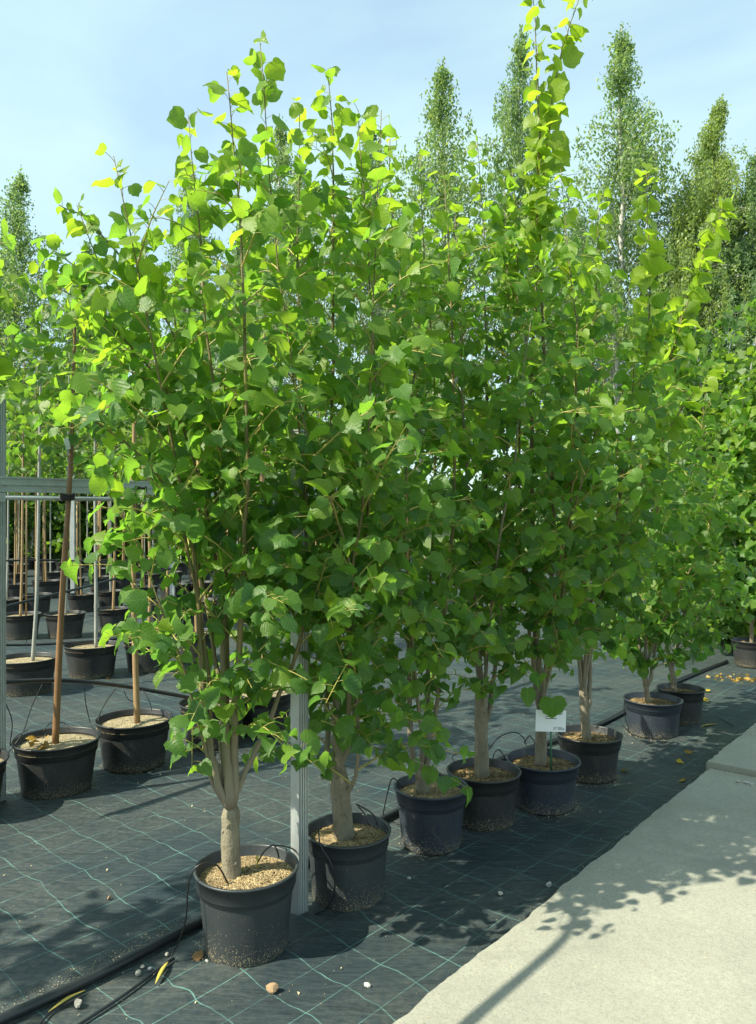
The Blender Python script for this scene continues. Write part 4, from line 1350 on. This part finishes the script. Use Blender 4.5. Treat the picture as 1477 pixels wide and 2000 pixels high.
# ------------------------------------------------------------------ small things on the ground
def stone(px, py, size, key, label, z=0.0, seed=0):
    r = np.random.default_rng(seed)
    c = G(px, py, z)
    m = MB(); V = []; n1, n2 = 7, 10
    for i in range(n1 + 1):
        th = math.pi * i / n1
        for j in range(n2):
            ph = 2 * math.pi * j / n2
            V.append([math.sin(th) * math.cos(ph), math.sin(th) * math.sin(ph), math.cos(th)])
    V = np.array(V)
    ax = r.normal(0, 1, (9, 3)); ax /= np.linalg.norm(ax, axis=1)[:, None]; cut = r.uniform(.55, .95, 9)
    for a, k in zip(ax, cut):
        dd = V @ a; over = np.clip(dd - k, 0, None); V = V - over[:, None] * a
    V = V * np.array([1, r.uniform(.65, .9), r.uniform(.5, .75)]) * size
    f = [(i * n2 + j, (i + 1) * n2 + j, (i + 1) * n2 + (j + 1) % n2, i * n2 + (j + 1) % n2) for i in range(n1) for j in range(n2)]
    an = r.uniform(0, 6.28); Rz = np.array([[math.cos(an), -math.sin(an), 0], [math.sin(an), math.cos(an), 0], [0, 0, 1]])
    V = V @ Rz.T; V[:, 2] -= V[:, 2].min() + size * .08
    m.add(V, f); o = m.build('stone', M[key], None, smooth=False); o.location = tuple(c)
    tag(o, label, 'stone', 'small stones lying on the ground')
    return o


stone(533, 1938, .025, 'brown_stone', 'angular brown stone in front of the front pot', 0, 1)
stone(718, 1928, 0.014, 'white_stone', 'pale stone near the slab edge by the cover fold', 0, 2)
stone(270, 1904, .013, 'stone', 'largest pebble beside the yellow pod by the pipe', 0, 3)
stone(293, 1894, 0.008, 'white_stone', 'white pebble touching the yellow pod by the pipe', 0, 4)
stone(278, 1890, .009, 'stone', 'small pebble behind the largest pebble by the pipe', 0, 5)
stone(326, 1866, .010, 'stone', 'round grey pebble at the bend of the drip tube', 0, 6)
stone(404, 1878, 0.009, 'white_stone', 'white pebble at the foot of the front pot', 0, 7)
stone(152, 1966, .019, 'stone', 'flat pale stone beside the lower yellow pod', 0, 8)
stone(606, 1770, 0.010, 'white_stone', 'white pebble between steel post and second pot', 0, 9)
stone(800, 1718, 0.012, 'white_stone', 'white pebble on the shaded cover between second and third pots', 0, 10)
stone(978, 1748, .014, 'stone', 'beige pebble on the shaded cover near the slab', 0, 11)
stone(1072, 1732, 0.016, 'white_stone', 'pale stone lying against the slab edge', 0, 12)
stone(213, 1756, .010, 'brown_stone', 'small brown clod alone on the dusty cover', 0, 13)
stone(1458, 1530, 0.017, 'white_stone', 'pale rubble piece in the joint between the slabs', .05, 14)
stone(1442, 1528, .017, 'stone', 'grey rubble piece in the joint beside the pale one', .05, 15)
stone(1468, 1534, .013, 'stone', 'small rubble piece in the joint at the picture edge', .05, 17)


def pod(p0, p1, w, label):
    a, b = G(*p0, .008), G(*p1, .008)
    mid = (a + b) / 2 + np.array([0, 0, .006])
    c = spline([a, mid, b], 12); t = np.linspace(0, 1, 12)
    d = norm(b - a); s = np.array([d[1], -d[0], 0])
    V = []; f = []
    for p, k in zip(c, t):
        ww = w * (math.sin(math.pi * min(max(k, .03), .97)) ** .7)
        V += [p - s * ww, p + np.array([0, 0, -.3 * ww]), p + s * ww * .9 + np.array([0, 0, .3 * ww]), p + np.array([0, 0, .35 * ww])]
    for i in range(11):
        for j in range(4):
            f.append((i * 4 + j, i * 4 + (j + 1) % 4, (i + 1) * 4 + (j + 1) % 4, (i + 1) * 4 + j))
    m = MB(); m.add(np.array(V) - a, f); o = m.build('dry_pod', M['pod']); o.location = tuple(a)
    tag(o, label, 'dry leaf', 'yellow dry leaves lying by the pipe')


pod((95, 1976), (166, 1934), .010, 'long yellow curled dry leaf across the thin hose at lower left')
pod((304, 1921), (330, 1876), .009, 'yellow curled dry leaf below the drip tube of the front pot')
pod((1365, 1420), (1402, 1414), .014, 'yellow leaf on the cover right of the rear black pot')


def ground_leaf(px, py, size, tone, label, z=.006, name='fallen_leaf'):
    c = G(px, py, z)
    o = bpy.data.objects.new(name, leaf_mesh(int(rng.integers(18)), tone, 'dry_leaf')); put(o)
    o.location = tuple(c + np.array([0, 0, size * .22])); o.scale = (size,) * 3
    o.rotation_euler = (rng.uniform(-.25, .25), rng.uniform(-.25, .25), rng.uniform(0, 6.28))
    tag(o, label, 'leaf', 'fallen leaves on the cover')


ground_leaf(1328, 1485, .05, 4, 'yellow fallen leaf on the dark cover below the blue pots')
ground_leaf(1350, 1474, .055, 1, 'tan fallen leaf beside the yellow one below the blue pots')
ground_leaf(1222, 1508, .05, 4, 'yellow fallen leaf right of the black pot with pale stems')
ground_leaf(1337, 1525, .06, 3, 'yellowish leaf caught at the slab edge')
ground_leaf(395, 1864, .045, 0, 'brown dry leaf left of the front pot base')
ground_leaf(1385, 1350, .07, 5, 'bright yellow leaf behind the rear black pot')
ground_leaf(1378, 1366, .07, 4, 'orange-yellow leaf between rear pot and path')
ground_leaf(213, 1325, .07, 3, 'yellow leaf on the cover behind the brown-stemmed pot')
# dry leaves gathered at the foot of the orange stem
for k in range(9):
    b = np.array([ROW1[1][0] - .075 + rng.normal(0, .03), ROW1[1][1] - .055 + rng.normal(0, .03), .262 + .006 * k])
    o = bpy.data.objects.new('dry_leaf', leaf_mesh(int(rng.integers(18)), int(rng.integers(3)), 'dry_leaf')); put(o)
    o.location = tuple(b); o.scale = (.045,) * 3; o.rotation_euler = (rng.uniform(-.9, .9), rng.uniform(-.9, .9), rng.uniform(0, 6.28))
    tag(o, 'crumpled orange dry leaf heaped on the soil by the orange stem', 'leaf', 'orange dry leaves at the foot of the orange stem')

# leaf litter strip far right, sand and grit
m = MB()
def grit(c, s):
    d = [norm(rng.normal(0, 1, 3)) * s for _ in range(4)]
    m.add([np.asarray(c) + q + np.array([0, 0, s * .4]) for q in d], [(0, 1, 2), (0, 2, 3), (0, 3, 1), (1, 3, 2)])


for (px, py, R, Rb, H) in ((482, 1847, .181, .146, 0), (680, 1748, .17, .145, 0), (842, 1647, .17, .138, 0), (945, 1603, .18, .15, 0), (1061, 1572, .19, .155, 0), (1151, 1515, .187, .15, 0), (1275, 1432, .196, .165, 0), (110, 1540, .23, .184, 0), (262, 1492, .228, .182, 0)):
    c = G(px, py)
    for _ in range(420):
        an = rng.uniform(0, 6.28); r_ = Rb + abs(rng.normal(0, .022)) + .002
        grit(c + np.array([r_ * math.cos(an), r_ * math.sin(an), 0.001]), rng.uniform(.0012, .0032))
for _ in range(6500):
    a, b = rng.uniform(.4, 5.5), rng.uniform(-5.0, -.9)
    p = U * a + N * b
    grit(p + np.array([0, 0, .001]), rng.uniform(.001, .0028) if rng.random() < .95 else rng.uniform(.004, .007))
for _ in range(900):                               # washed against the thick pipe
    t = rng.uniform(0, 1); p = a0 * (1 - t) + a2 * t
    grit(np.array([p[0], p[1], .001]) - N * (abs(rng.normal(0, .05)) + .02), rng.uniform(.001, .003))
for _ in range(260):                               # crumbs on the concrete
    p = S0 + ud * rng.uniform(-.2, 2.6) + np.array([ud[1], -ud[0]]) * rng.uniform(.02, 2.2)
    grit(np.array([p[0], p[1], .05]), rng.uniform(.0015, .0045))
for _ in range(900):
    p = S0 + ud * rng.uniform(-.3, 5.5) - np.array([ud[1], -ud[0]]) * abs(rng.normal(0, .035))
    grit(np.array([p[0], p[1], .001]), rng.uniform(.0012, .0035))
for _ in range(160):
    p = S1 + np.array([ud[1], -ud[0]]) * rng.uniform(0, 1.2) - ud * (abs(rng.normal(0, .02)) + .012)
    grit(np.array([p[0], p[1], .05]), rng.uniform(.002, .006))
tag(m.build('sand', M['sand'], None, smooth=False), 'sand grains and grit strewn on the black ground cover', 'sand', kind='stuff')
V = []; 
lit = [G(rng.uniform(1385, 1520), rng.normal(1326, 4), .006) for _ in range(40)]
V, F_, co = leaf_cloud([c for c in lit], [(.10, .05, .004)] * 40, [2] * 40, .045, [.4] * 40)
tag(put(bpy.data.objects.new('leaf_litter', cloud_mesh('leaf_litter', V, F_, co, 'dry_leaf'))), 'strip of yellow leaf litter across the cover at the right border', 'litter', kind='stuff')
